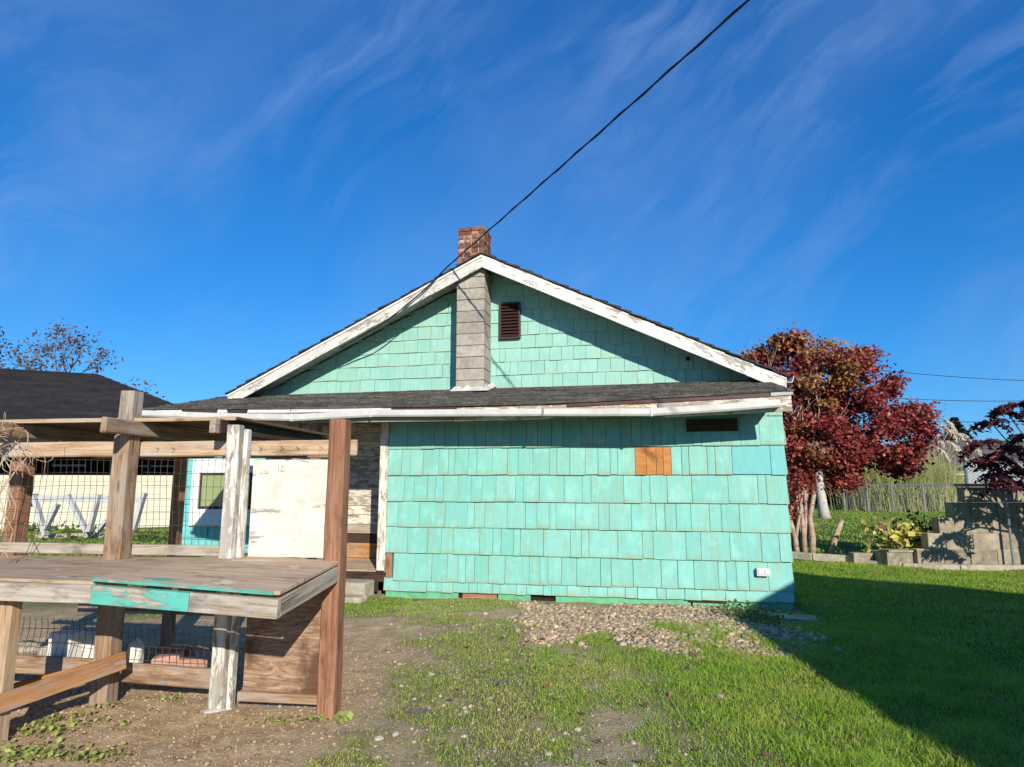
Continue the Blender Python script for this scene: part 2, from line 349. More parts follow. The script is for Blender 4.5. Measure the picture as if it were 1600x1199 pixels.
def fields(x, y):
    n1 = fbm(x, y, 1.1, 3); n2 = fbm(x, y, 3.2, 9); hy = house_y(x, y); hx = house_x(x, y)
    lush = sst(x+(n1-.5)*1.6+(n2-.5)*.5, .35, 1.25)*(1-sst(y+(n1-.5)*1.2, 6.0, 6.8)*(1-sst(x, 2.3, 3.2)))
    gravel = sst(-hy+(n1-.5)*1.5+(n2-.5)*.6, -.1, .2)*(1-sst(-hy+(n1-.5)*2.4+(n2-.5)*1.0, 1.5, 2.2))*sst(hx+(n1-.5)*1.2, -3.5, -3.1)*(1-sst(hx+(n1-.5), -.6, .3))
    dirtL = (1-sst(x+(n1-.5)*.9+(n2-.5)*.3, -1.35, -.95))*(1-sst(y+(n1-.5)*2, 7.6, 9.0))
    patchd = np.exp(-(((x+.15)/.75)**2+((y-8.1)/.42)**2))*1.2
    mid = (1-lush)*(1-dirtL)*(1-sst(y, 9.5, 10.5))
    grass = lush*(.55+.45*sst(x+(n2-.5)*1.5, .9, 1.9))+mid*sst(n1*.5+n2*.5+.08*sst(y, 3, 6)-.06*sst(-y, -4.6, -3.4), .40, .60)*.72
    grass = np.where(y > 9.6, np.maximum(grass, .9*sst(y, 9.6, 11)), grass)
    grass = grass*(1-gravel*.93)*(1-np.clip(patchd, 0, 1))*(1-dirtL*.98)
    grass = np.where((x < -2.6) & (y > 8.5), np.maximum(grass, sst(y, 8.5, 10)*.9), grass)
    inside = (hy > -.05) & (hx < .1) & (hx > -9)
    grass = np.where(inside, 0, grass); gravel = np.where(inside, 0, gravel)
    return np.clip(grass, 0, 1), gravel, np.clip(dirtL+patchd, 0, 1)
def hz(x, y):
    x = np.asarray(x, float); y = np.asarray(y, float)
    d = np.sqrt(x*x+y*y); near = 1-sst(d, 14, 22)
    z = ((fbm(x, y, .7, 21)-.5)*.10+(fbm(x, y, 2.6, 5)-.5)*.03)*near
    z = z-.045*sst(house_y(x, y), -1.6, -.4)*(1-sst(y, 11, 13))
    dl = (1-sst(x, -1.5, -.9))*(1-sst(y, 7, 8.5))
    z = z+dl*near*((fbm(x, y, 9, 31)-.5)*.035+(fbm(x, y, 26, 33, 2)-.5)*.02)
    return z
def hz1(p): return float(hz(p[0], p[1]))
def axis(a0, a1, step, lo, hi):
    v = list(np.arange(a0, a1+step/2, step)); g = step; x = a1
    while x < hi: g *= 1.22; x += g; v.append(min(x, hi))
    g = step; x = a0; pre = []
    while x > lo: g *= 1.22; x -= g; pre.append(max(x, lo))
    return np.array(pre[::-1]+v)
xs = axis(-4.2, 7.5, .04, -900, 900); ys = axis(2.6, 10.5, .04, -60, 1500)
X, Y = np.meshgrid(xs, ys); Z = hz(X, Y); nx, ny = len(xs), len(ys)
V = np.stack([X.ravel(), Y.ravel(), Z.ravel()], 1)
ii = (np.arange(ny-1)[:, None]*nx+np.arange(nx-1)[None, :]).ravel()
Fq = np.stack([ii, ii+1, ii+nx+1, ii+nx], 1)
gr, gv, di = fields(V[:, 0], V[:, 1])
def groundmat():
    m, n, b = newmat('yard_ground'); t = nd(n, 'TexCoord').outputs['Object']
    a = nd(n, 'Attribute', {'attribute_name': 'col'}).outputs['Color']; s = nd(n, 'SeparateColor', None, {0: a})
    f = noise(n, t, 42, 6, .65); g = noise(n, t, 5, 6, .6); h = noise(n, t, 150, 2, .6)
    dirt = ramp(n, mathn(n, 'ADD', mathn(n, 'MULTIPLY', f, .5), mathn(n, 'MULTIPLY', g, .5)), [(.34, (.28, .185, .10)), (.5, (.47, .34, .205)), (.66, (.60, .465, .30))])
    mid = ramp(n, mathn(n, 'ADD', mathn(n, 'MULTIPLY', f, .6), mathn(n, 'MULTIPLY', g, .4)), [(.34, (.19, .135, .07)), (.5, (.40, .31, .175)), (.66, (.54, .44, .27))])
    mid = mixc(n, ramp(n, h, [(.6, 0), (.68, .6)]), mid, (.5, .43, .31))
    soil = ramp(n, mathn(n, 'ADD', mathn(n, 'MULTIPLY', f, .5), mathn(n, 'MULTIPLY', g, .5)), [(.35, (.05, .075, .018)), (.55, (.10, .14, .03)), (.7, (.19, .20, .05))])
    c = mixc(n, s.outputs[2], mid, dirt); c = mixc(n, s.outputs[0], c, soil)
    n.links.new(c, b.inputs['Base Color']); b.inputs['Roughness'].default_value = .95; b.inputs['Specular IOR Level'].default_value = .1
    bump(n, b, mathn(n, 'ADD', f, mathn(n, 'MULTIPLY', h, .5)), .9, .015); return m
ground = link('ground', mesh_np('ground', V, Fq, groundmat(), np.stack([gr, gv, di], 1), True)); ground['kind'] = 'structure'

# ------------------------------------------------------------------ the house
hroot = thing('house', (0, 0, 0), 'single storey teal shingled house with white gable trim and chimney', 'house', F=FH)
def hb(name, p0, p1, w, h, m, parent=hroot, **k): return beam(name, p0, p1, w, h, M[m], parent, F=FH, **k)
def hbox(name, lo, hi, m, parent=hroot): return MB().box(lo, hi).build(name, M[m], parent, FH)
XA, ZA, SL = -4.30, 5.30, .482           # ridge and pitch
HWID = 4.54; GY, BY, EY = 1.35, .80, -.65 # gable wall, barge and porch eave planes
def zroof(x): return ZA-SL*abs(x-XA)
def hx_of(px, py=820, yl=0): return HL(px, py, yl)[0]
# lower wall core, with the crawl-space holes
wall = MB()
wall.box((-5.5, .012, .03), (-.01, .14, 2.62)); wall.box((-5.5, .14, .03), (-5.38, 1.33, 2.75))
wall.box((-.13, .14, .03), (-.01, 9, 2.75))
wall = wall.build('front_wall', M['teal_core'], hroot, FH)
def shingle(x0, x1, z0, z1, y, th, m, parent, name='wall_shingle', cap=None):
    g = .0020+random.uniform(0, .0016); x0 += g; x1 -= g; r = random.uniform; z0a = z0+r(-.005, .005); z0b = z0a+r(-.003, .003); t = th+r(-.006, .010); tp = .007
    za = z1 if cap is None else min(z1, cap(x0)); zb = z1 if cap is None else min(z1, cap(x1))
    if za < z0+.01 and zb < z0+.01: return None
    za = max(za, z0a+.004); zb = max(zb, z0b+.004)
    def yf(z): q = min(1, max(0, (z-z0)/(z1-z0))); return y-(t*(1-q)+tp*q)
    c = Vector(((x0+x1)/2, y, z0)); k = r(-.006, .006)
    pts = [(x0, yf(z0a), z0a), (x1, yf(z0b)+k, z0b), (x1, y, z0b), (x0, y, z0a), (x0, yf(za), za), (x1, yf(zb), zb), (x1, y, zb), (x0, y, za)]
    return MB().hexa(pts).build(name, M[m], parent, FH, B=T(c))
s3 = lambda v: 580+.2918*v
s4 = lambda v: 900+.292*v
ROWS = [ # bottom, top, joints in the left survey sheet, joints in the right one
 (2.05, 2.44, [108,193,272,342,396,470,552,615,703,750,832,892,967,1030], [33,92,161,242,300,351,414,455,530,627,672,774,883,985,1082], 700),
 (1.665, 2.07, [105,165,212,280,363,415,450,520,568,650,732,788,868,958,996,1066], [52,120,185,225,318,378,432,470,512,568,607,705,748,838,1045,1095], 742),
 (1.29, 1.685, [100,178,230,302,348,388,467,537,595,670,775,816,902,1035], [35,82,258,352,398,490,622,818,975,1022,1108], 783),
 (.925, 1.31, [92,145,258,397,515,553,610,730,828,890,955,992], [0,122,180,298,430,478,538,617,717,780,877,1115], 823),
 (.56, .945, [85,195,305,377,442,583,652,697,765,800,925,1068], [30,70,225,358,415,590,670,825,992,1090,1148], 864),
 (.185, .58, [120,232,325,408,467,507,555,630,718,848,905,948,1020,1102], [133,190,307,457,545,632,762,805,858,925,1030,1155], 905),
 (.045, .205, [70,152,300,383,440,525,570,650,690,780,832,925,967,1050], [70,170,265,330,433,482,582,672,798,908,1073,1160], 928)]
for ri, (z0, z1, la, lb, py) in enumerate(ROWS):
    js = [hx_of(s3(v), py) for v in la]+[hx_of(s4(v), py) for v in lb]
    js = sorted(js); js[-1] = .012
    if ri != 5: js[0] = -5.497 if ri < 6 else -5.52
    js = [j for i, j in enumerate(js) if i == 0 or j-js[i-1] > .03 or i == len(js)-1]
    for a, b in zip(js[:-1], js[1:]):
        m = 'teal'; mid = (a+b)/2
        if ri == 1 and hx_of(s4(318), py)-.01 < mid < hx_of(s4(512), py): m = 'cedar'
        if ri == 1 and mid > hx_of(s4(838), py): m = 'teal_new'
        o = shingle(a, b, z0+(.0 if ri < 5 else .02*(mid+2.7)/2.7), z1, 0, .034, m, wall)
        if m == 'cedar': o['label'] = 'unpainted orange cedar shingle'
xj = -5.497                                                   # narrow course tucked under the eave
while xj < -.02:
    w = min(random.uniform(.28, .6), .012-xj); shingle(xj, xj+w, 2.43, 2.60, 0, .024, 'teal', wall); xj += w
# flared shingles of the side wall, seen by their edges
for ri, (z0, z1, *_r) in enumerate(ROWS[:6]):
    for k in range(10):
        y0 = .03+k*.62; q = random.uniform(-.004, .004)
        MB().hexa([(-.008, y0, z0), (.040+q, y0-.012, z0), (.040+q, y0+.60, z0), (-.008, y0+.60, z0),
                   (-.008, y0, z1), (.010, y0, z1), (.010, y0+.60, z1), (-.008, y0+.60, z1)]).build('wall_shingle', M['teal'], wall, FH, B=T((0, y0, z0)))
hbox('brown_board', (hx_of(1072, 665), -.055, HL(1072, 675, 0)[1]), (hx_of(1152, 665), -.028, HL(1072, 656, 0)[1]), 'dark_wood')['label'] = 'dark bare board nailed under the eave'
hb('corner_board', (-5.49, -.012, .19), (-5.30, -.012, .19), .02, .001, 'post', bev=0) if False else None
hb('bare_corner_wood', (-5.45, -.004, .19), (-5.45, -.004, .56), .012, .085, 'post_red', up=(1, 0, 0))
hb('corner_post', (-5.565, .0, .30), (-5.56, .0, 2.52), .125, .10, 'white_worn', up=(0, 1, 0))
# skirt boards along the bottom
def skirt(pa, pb, m, z0, z1, y=.008): return hb('skirt_board', (hx_of(pa, 935), y, (z0+z1)/2), (hx_of(pb, 935), y, (z0+z1)/2), .02, z1-z0, m)
skirt(602, 716, 'green_skirt', -.14, .055); skirt(722, 776, 'post_red', -.14, .03, .02); skirt(778, 829, 'green_skirt', -.14, .04)
skirt(868, 1079, 'green_skirt', -.15, .06); skirt(1082, 1238, 'green_skirt', -.15, .06, .01)
hbox('crawl_shade_panel', (-5.4, .05, -.2), (-.1, .08, .04), 'dark')  # near black sheet standing in for the unlit depth behind the skirt gap
hb('skirt_vent', (hx_of(1075, 942), -.008, .045), (hx_of(1136, 942), -.008, .045), .02, .05, 'dark_wood')
ob = MB().box((hx_of(1181, 893), -.085, HL(1181, 899, 0)[1]), (hx_of(1200, 893), -.018, HL(1181, 887, 0)[1])).build('outlet_box', M['plastic'], hroot, FH); bevel(ob, .006)
x0 = hx_of(1182, 893)
for k in range(2): bevel(MB().box((x0+.012+k*.075, -.096, HL(1181, 898, 0)[1]+.012), (x0+.078+k*.075, -.084, HL(1181, 888, 0)[1]-.008)).build('outlet_cover', M['plastic'], ob, FH), .004)
# gable wall
gw = MB().prism([(-8.42, 2.9), (-.18, 2.9), (-.18, zroof(-.18)-.16), (XA, ZA-.16), (-8.42, zroof(-8.42)-.16)], GY+.012, GY+.15).build('gable_wall', M['teal_core'], hroot, FH)
g1 = lambda v: 340+.2919*v
g2 = lambda v: 750+.31875*v
GZ = [3.10+.225*k for k in range(9)]
GROWS = [([250,395,495,590,663,715,768,845,925,980,1057,1148,1232], [50,140,205,290,358,405,478,552,617,692,770,850,908,960,1007,1090,1168,1228], 590),
 ([400,480,565,650,750,822,875,952,1005,1120,1205], [50,82,148,187,252,317,378,490,575,640,708,777,822,893,975,1045,1120], 566),
 ([560,640,718,797,865,925,1025,1095,1165,1220], [50,97,125,203,290,343,400,460,520,592,665,737,805,905,1000], 543),
 ([760,853,925,1005,1075,1140,1175], [50,98,203,273,357,427,495,566,633,702,790,860], 520),
 ([900,995,1075,1145,1208], [50,98,202,235,293,328,388,460,526,570,625,700], 496),
 ([1080,1175,1230], [50,98,202,258,305,367,423,490], 474),
 ([1180,1240], [50,85,152,217,290,350], 452), ([1230], [50,130,210], 430), ([1260], [60,110], 415)]
vx0, vz1 = HL(782, 475, GY); vx1, vz0 = HL(814, 530, GY)
for k, (la, lb, py) in enumerate(GROWS):
    js = sorted([hx_of(g1(v), py, GY) for v in la]+[hx_of(g2(v), py, GY) for v in lb])
    lim = (ZA-.15-GZ[k])/SL; r_ = random.Random(k)
    while js[0] > XA-lim and js[0] > -8.42: js.insert(0, max(js[0]-r_.uniform(.16, .3), -8.42))
    while js[-1] < XA+lim and js[-1] < -.18: js.append(min(js[-1]+r_.uniform(.16, .3), -.18))
    z0, z1 = GZ[k], GZ[k]+.245
    for a, b in zip(js[:-1], js[1:]):
        if b-a < .02: continue
        shingle(a, b, z0, z1, GY, .022, 'teal_gable', gw, cap=lambda x: zroof(x)-.15)
vent = MB(); t = .03
for lo, hi in (((vx0, vz0), (vx0+t, vz1)), ((vx1-t, vz0), (vx1, vz1)), ((vx0+t, vz0), (vx1-t, vz0+t)), ((vx0+t, vz1-t), (vx1-t, vz1))):
    vent.box((lo[0], GY-.08, lo[1]), (hi[0], GY+.005, hi[1]))
vent = vent.build('gable_vent', M['vent'], hroot, FH)
MB().box((vx0+.01, GY-.034, vz0+.01), (vx1-.01, GY-.030, vz1-.01)).build('backing', M['dark'], vent, FH)  # near black plate, the shade behind the slats put in as colour
for k in range(10):
    z = vz0+t+.012+k*(vz1-vz0-2*t-.02)/10
    MB().hexa([(vx0+t, GY-.075, z), (vx1-t, GY-.075, z), (vx1-t, GY-.067, z), (vx0+t, GY-.067, z), (vx0+t, GY-.044, z+.036), (vx1-t, GY-.044, z+.036), (vx1-t, GY-.036, z+.036), (vx0+t, GY-.036, z+.036)]).build('slat', M['vent'], vent, FH)
hl = MB().tube([(hx_of(1075, 561, GY), GY+.0, HL(1075, 561, GY)[1]), (hx_of(1075, 561, GY), GY-.03, HL(1075, 561, GY)[1])], .035, 10).build('pipe_hole_cap', M['dark'], hroot, FH)
# main roof: deck, courses, bargeboards, soffit
for sgn in (-1, 1):
    xt = XA+sgn*HWID; zt = ZA-SL*HWID; u = Vector((sgn, 0, -SL)).normalized(); nn = Vector((SL*sgn, 0, 1)).normalized()
    dk = MB(); a = Vector((XA, 0, ZA))-nn*.05; b = Vector((xt, 0, zt))-nn*.05
    dk.hexa([a+Vector((0, .81, -.035)), b+Vector((0, .81, -.035)), b+Vector((0, 9.2, -.035)), a+Vector((0, 9.2, -.035)), a+Vector((0, .81, 0)), b+Vector((0, .81, 0)), b+Vector((0, 9.2, 0)), a+Vector((0, 9.2, 0))])
    deck = dk.build('roof_deck', M['soffit'], hroot, FH)
    L = HWID*math.sqrt(1+SL*SL); n = 23
    for k in range(n):
        s0 = k*L/n; s1 = (k+1)*L/n+.03
        for q in range(1):
            y0 = .735+random.uniform(-.02, .015)
            c0 = Vector((XA, 0, ZA))+u*s0-nn*.045; c1 = Vector((XA, 0, ZA))+u*(s1+random.uniform(-.02, .035))-nn*.045
            MB().hexa([c0+Vector((0, y0, 0)), c1+Vector((0, y0, 0))+nn*.014, c1+Vector((0, 9.25, 0))+nn*.014, c0+Vector((0, 9.25, 0)),
                       c0+Vector((0, y0, 0))+nn*.014, c1+Vector((0, y0, 0))+nn*(.034+random.uniform(0, .018)), c1+Vector((0, 9.25, 0))+nn*.05, c0+Vector((0, 9.25, 0))+nn*.014]).build('shingle_course', M['roof'], deck, FH)
    e0 = Vector((xt, BY-.022, zt-.165)); e1 = Vector((XA, BY-.022, ZA-.165))
    bb = hb('bargeboard', e0, e1, .038, .19, 'white_peel', cut0=SL, cut1=SL, bev=.003, up=(0, 0, 1))
    if sgn < 0: hb('barge_trim', e0+Vector((0, -.028, .085))-u*0, e1+Vector((0, -.028, .085)), .022, .03, 'white_clean', parent=bb, cut0=SL, cut1=SL, bev=.002)
    nb = 22
    for k in range(nb):
        s0 = k*L/nb; s1 = (k+1)*L/nb-.004
        c0 = Vector((XA, 0, ZA))+u*s0-nn*(.105+random.uniform(0, .006)); c1 = Vector((XA, 0, ZA))+u*s1-nn*(.105+random.uniform(0, .006))
        if -4.85 < (c0.x+c1.x)/2 < -4.2: continue
        yv0, yv1 = Vector((0, .802, 0)), Vector((0, 1.33, 0))
        MB().hexa([c0+yv0, c1+yv0, c1+yv1, c0+yv1, c0+yv0+nn*.018, c1+yv0+nn*.018, c1+yv1+nn*.018, c0+yv1+nn*.018]).build('soffit_board', M['soffit'], deck, FH, B=T(c0+yv0))
MB().hexa([(-.02, GY+.1, 2.6), (.0, GY+.1, 2.6), (.0, 9, 2.6), (-.02, 9, 2.6), (-.02, GY+.1, 3.05), (.0, GY+.1, 3.05), (.0, 9, 3.05), (-.02, 9, 3.05)]).build('side_frieze', M['white_clean'], hroot, FH)
for sx in (-8.42, -8.30): pass
hbox('left_side_wall', (-8.42, GY+.16, .2), (-8.3, 9, 3.05), 'teal')
hbox('back_wall', (-8.3, 8.9, 0), (-.14, 9, 3.1), 'teal')
# gutters at the two ends of the main eaves
for sgn in (-1, 1):
    xt = XA+sgn*(HWID+.055); zt = ZA-SL*HWID-.085
    g = MB(); prof = [(-.05, .045), (-.05, -.03), (-.03, -.045), (.03, -.045), (.055, .02), (.055, .045), (.047, .045), (.047, .02), (.025, -.037), (-.03, -.037), (-.042, -.028), (-.042, .045)]
    y0 = .79 if sgn > 0 else .95
    g.prism([(xt+sgn*a, zt+b) for a, b in prof], y0, 9.2).build('eave_gutter', M['gutter'], hroot, FH)
# chimney: block stack in front of the gable, brick above the roof
ch = MB().box((-4.735, .895, 2.85), (-4.305, 1.33, 5.66)).build('chimney', M['mortar'], hroot, FH)
zb = 2.99; k = 0
while zb < 5.02:
    h = .192 if zb < 4.8 else 5.03-zb; e = random.uniform(-.004, .004); e2 = random.uniform(-.004, .004)
    bevel(MB().box((-4.755+e, .875+e2, zb+.006), (-4.285+e, 1.338, zb+h-.004)).build('concrete_block', M['block'], ch, FH, B=T((-4.5, 1.1, zb))), .007)
    zb += h; k += 1
bw, bd, bh = .46, .46, .066; cx0, cy0 = -4.75, .88
for c in range(10):
    zb = 5.05+c*.0745; off = (c % 2)
    for side in range(4):
        for q in range(2):
            L = bw/2
            if off: lo = q*L+(.0 if q == 0 else 0); s0, s1 = q*L+.055*(q == 0)-0, (q+1)*L
            s0 = q*L+(.105 if (off and q == 0) else 0); s1 = (q+1)*L-(.105 if not off and q == 1 else 0)
            s0 += .005; s1 -= .005; r = random.uniform(-.006, .006)
            if side == 0: lo, hi = (cx0+s0, cy0+r, zb), (cx0+s1, cy0+.1, zb+bh)
            elif side == 1: lo, hi = (cx0+bw-.1, cy0+s0, zb), (cx0+bw+r, cy0+s1, zb+bh)
            elif side == 2: lo, hi = (cx0+bw-s1, cy0+bd-.1, zb), (cx0+bw-s0, cy0+bd+r, zb+bh)
            else: lo, hi = (cx0+r, cy0+bd-s1, zb), (cx0+.1, cy0+bd-s0, zb+bh)
            if c == 9 and side == 1 and q == 0: continue
            bevel(MB().box(lo, hi).build('brick', M['brick'], ch, FH, B=T(lo)), .005)
fl = MB(); r = random.Random(3); ring0 = []; ring1 = []
for k in range(28):
    a = k/28*4; s = int(a); f = a-s; q = [(-4.765, .865), (-4.275, .865), (-4.275, 1.345), (-4.765, 1.345)]; p0, p1 = q[s], q[(s+1) % 4]
    x = p0[0]+(p1[0]-p0[0])*f; y = p0[1]+(p1[1]-p0[1])*f; cx, cy = x+4.52, y-1.1
    e = r.uniform(.08, .20); zr = 2.62+(y-EY)*.255; ring1.append((x, y, zr+r.uniform(.045, .11)))
    x2, y2 = x+cx/.25*e*.6, min(y+cy/.25*e*.45, 1.33); ring0.append((x2, y2, 2.62+(y2-EY)*.255+.012))
fl.v = ring0+ring1; fl.f = [(k, (k+1) % 28, 28+(k+1) % 28, 28+k) for k in range(28)]
fl.build('mortar_flashing', M['mortar'], ch, FH)
# porch roof, with its sagging eave
EXS = [-9.22, -8.0, -6.6, -5.4, -4.2, -3.4, -2.4, -1.6, -.8, .03]
EZS = [2.655, 2.635, 2.605, 2.598, 2.59, 2.588, 2.60, 2.625, 2.645, 2.675]
def ez(x): return float(np.interp(x, EXS, EZS))
def zp(x, y): f = (y-EY)/(GY-EY); return ez(x)*(1-f)+3.105*f
pd = MB()
for a, b in zip(EXS[:-1], EXS[1:]):
    pd.hexa([(a, EY, zp(a, EY)-.05), (b, EY, zp(b, EY)-.05), (b, GY, zp(b, GY)-.05), (a, GY, zp(a, GY)-.05), (a, EY, zp(a, EY)-.008), (b, EY, zp(b, EY)-.008), (b, GY, zp(b, GY)-.008), (a, GY, zp(a, GY)-.008)])
pd = pd.build('porch_roof', M['ply_dark'], hroot, FH)
nrow = 12
for k in range(nrow):
    y0 = EY-.05+k*(GY-EY+.02)/nrow; y1 = y0+(GY-EY)/nrow+.06; x = -9.24
    while x < .035:
        w = random.uniform(.5, 1.1); x2 = min(x+w, .04)
        if x2 > -.0: x2 = .04
        q = random.uniform(.0, .012); d = random.uniform(-.018, .018)
        y0q = y0+d if k else y0+d*.4
        MB().hexa([(x, y0q, zp(x, y0)+.004), (x2-.008, y0q+q*.5, zp(x2, y0)+.004), (x2-.008, min(y1, GY), zp(x2, min(y1, GY))-.002), (x, min(y1, GY), zp(x, min(y1, GY))-.002),
                   (x, y0q, zp(x, y0)+.022+q), (x2-.008, y0q+q*.5, zp(x2, y0)+.020+q), (x2-.008, min(y1, GY), zp(x2, min(y1, GY))+.006), (x, min(y1, GY), zp(x, min(y1, GY))+.006)]).build('shingle_strip', M['roof_moss'], pd, FH, B=T((x, y0, zp(x, y0))))
        x = x2
# fascia boards behind the gutter
def fasc(xa, xb, m, dz=-.115, h=.19, y=EY-.002, w=.026, name='fascia_board'):
    return hb(name, (xa, y, ez(xa)+dz), (xb, y, ez(xb)+dz), w, h, m, bev=.003)
for a, b, m in ((-9.2, -6.6, 'post_grey'), (-6.59, -4.3, 'post_grey'), (-4.29, -3.4, 'yellow_peel'), (-3.39, -1.6, 'yellow_peel'), (-1.59, .0, 'white_worn')): fasc(a, b, m, -.112 if m != 'white_worn' else -.135, .19 if m != 'white_worn' else .23)
for a, b, m in ((-9.0, -8.55, 'white_clean'), (-8.53, -7.95, 'dark_wood'), (-7.93, -7.78, 'white_clean'), (-7.76, -7.45, 'dark_wood'), (-7.43, -6.75, 'white_clean'), (-6.73, -5.2, 'white_clean')):
    fasc(a, b, m, -.035, .05, EY-.024, .018, 'fascia_strip')
for a, b in ((-5.2, -4.25), (-2.75, -1.6), (-1.6, -.25)): fasc(a, b, 'brown_metal', -.032, .055, EY-.03, .006, 'drip_edge')
fasc(-.24, .02, 'grey_metal', -.03, .05, EY-.03, .006, 'drip_edge')
fasc(-4.24, -2.77, 'brown_metal', -.012, .02, EY-.03, .006, 'drip_edge')
for k in range(12):                                    # rafter tails under the eave
    x = -9.05+k*.815
    hb('rafter', (x, EY+.02, zp(x, EY)-.10), (x, GY-.02, zp(x, GY)-.10), .04, .085, 'soffit')
# the sagging gutter
GX = [-9.25, -8.0, -6.62, -5.47, -4.2, -3.04, -1.69, -.8, -.15]
GZs = [2.585, 2.515, 2.462, 2.498, 2.478, 2.460, 2.432, 2.468, 2.508]
prof = [(0, .055), (0, -.04), (-.082, -.04), (-.098, -.018), (-.105, .05), (-.098, .05), (-.091, -.014), (-.078, -.033), (-.007, -.033), (-.007, .055)]
gb = MB(); n = len(prof)
for i, (x, z) in enumerate(zip(GX, GZs)):
    gb.v += [(x, EY-.035+a, z+b) for a, b in prof]
    if i:
        for k in range(n): a = (i-1)*n+k; b = (i-1)*n+(k+1) % n; gb.f.append((a, b, b+n, a+n))
gb.f.append(tuple(range(n))[::-1]); gb.f.append(tuple(len(gb.v)-n+k for k in range(n)))
gut = gb.build('porch_gutter', M['gutter'], hroot, FH)
for px in (458, 580, 849, 1018):
    x = hx_of(px, 648, EY-.1); z = float(np.interp(x, GX, GZs)); w = .012
    MB().prism([(x-w, z-.047), (x+w, z-.047), (x+w, z+.056), (x-w, z+.056)], EY-.146, EY-.03).build('gutter_clip', M['gutter'] if px != 849 else M['grey_metal'], gut, FH)
# porch recess
fl = MB()
for k in range(9): hb('floor_board', (-8.4, .075+k*.145, .285), (-5.5, .075+k*.145, .285), .14, .03, 'post_warm')
hb('porch_rim', (-8.4, .012, .20), (-5.5, .012, .20), .03, .13, 'dark_wood'); hb('porch_rim', (-8.4, .03, .06), (-5.62, .03, .06), .03, .13, 'dark_wood')
for k in range(16):
    z = .52+k*.155 if k else .36; h = .15
    m = 'white_worn' if k > 1 else ('cedar' if k == 0 else 'post_grey')
    if k == 0: hb('kick_panel', (-8.4, GY-.02, .42), (-5.5, GY-.02, .42), .02, .24, 'plank_orange')
    else: hb('siding_board', (-8.4, GY-.02, z+.1), (-5.5, GY-.02, z+.1), .022, h, m)
hbox('porch_back_wall', (-8.4, GY+.0, .0), (-5.4, GY+.011, 3.0), 'dark_wood')
xa = hx_of(466, 700, -.4)
hb('porch_post', (xa, -.45, .3), (xa, -.45, 2.5), .09, .09, 'post_grey', up=(0, 1, 0)); hb('porch_post', (xa+.28, -.38, .3), (xa+.28, -.38, 2.5), .09, .14, 'post', up=(0, 1, 0))
sc = MB(); cx, cz = HL(478, 682, GY-.05); sc.tube([(cx, GY-.02, cz), (cx, GY-.06, cz), (cx, GY-.07, cz-.01)], [.06, .06, .03], 12)
sc = sc.build('porch_lamp', M['whitepaint'], hroot, FH, True); MB().tube([(cx, GY-.07, cz), (cx, GY-.10, cz), (cx, GY-.16, cz), (cx, GY-.19, cz)], [.03, .06, .065, .02], 12).build('globe', M['whitepaint'], sc, FH, True)

# ------------------------------------------------------------------ rough concrete steps to the porch
for i, (lo, hi, lab) in enumerate((((-6.6, -.36, -.06), (-5.66, .0, .17), 'upper rough concrete step below the porch floor'), ((-6.7, -.62, -.10), (-5.60, -.362, .02), 'lower broken concrete step at the yard edge'))):
    o = MB().box(lo, hi).build('concrete_step', M['concrete'], None, FH, B=T(((lo[0]+hi[0])/2, (lo[1]+hi[1])/2, lo[2]))); bevel(o, .03, 2); tag(o, lab, 'step', 'concrete porch steps')

# ------------------------------------------------------------------ animal pen with bench
coop = thing('animal_pen', (-2.1, 4.75, 0), 'weathered timber pen with wire mesh, bench top and plywood panels', 'animal pen')
PA, PB, PC = Vector((-2.93, 4.87, 0)), Vector((-2.03, 4.70, 0)), Vector((-1.25, 4.64, 0))
cdir = (PC-PA).normalized(); cnor = Vector((-cdir.y, cdir.x, 0))       # along the row, and away from the viewer
def cw(s, b, z): p = PA+cdir*s+cnor*b; return Vector((p.x, p.y, z))
def sof(v): return (Vector((v.x, v.y, 0))-PA).dot(cdir)
SB, SC = sof(PB), sof(PC)
def cb(name, p0, p1, w, h, m, **k):
    p = k.pop('parent', coop); return beam(name, p0, p1, w, h, M[m], p, **k)
UPN = tuple(cnor)
_cb = cb
def cb(name, *a, **k):
    if name in ('post', 'top_beam', 'kick_board', 'rafter', 'bench_leg'): k.setdefault('bev', .009); k.setdefault('jit', .004)
    return _cb(name, *a, **k)
cb('post', cw(0, 0, -.1), cw(0.01, 0, 1.93), .135, .125, 'post', up=UPN)
cb('post_extension', cw(.005, .01, 1.93), cw(.01, .01, 2.27), .115, .11, 'post_grey', up=UPN)
cb('post', cw(SB-.035, -.0, -.02), cw(SB-.025, 0, 2.0), .095, .09, 'white_grey', up=UPN)['label'] = 'peeling white painted post'
cb('post', cw(SB+.045, .03, 0), cw(SB+.053, .03, 1.97), .035, .07, 'white_grey', up=UPN)
cb('post', cw(SC, 0, -.1), cw(SC+.005, 0, 2.03), .125, .125, 'post_red', up=UPN, cut1=0)
cb('post', P(18, 900, 5.75)*Vector((1, 1, 0)) if False else Vector((-4.32, 5.7, -.1)), Vector((-4.32, 5.7, 1.86)), .13, .13, 'post_red', up=UPN)
cb('top_beam', cw(-1.6, .10, 1.832), cw(SC+.10, .10, 1.832), .045, .115, 'post_warm')
cb('top_beam', cw(-1.6, 1.55, 1.86), cw(SC-.75, 1.55, 1.86), .045, .10, 'post')
cb('mid_rail', cw(-1.6, .10, 1.08), cw(SB-.1, .10, 1.08), .045, .075, 'bench_edge')
for s, m, d0 in ((-.98, 'post', -.34), (.098, 'post', -.36), (SB-.11, 'dark_wood', -.10)):       # rafters carrying the roof sheet
    cb('rafter', cw(s, d0, 1.985), cw(s, 1.75, 1.965), .05, .11, m)
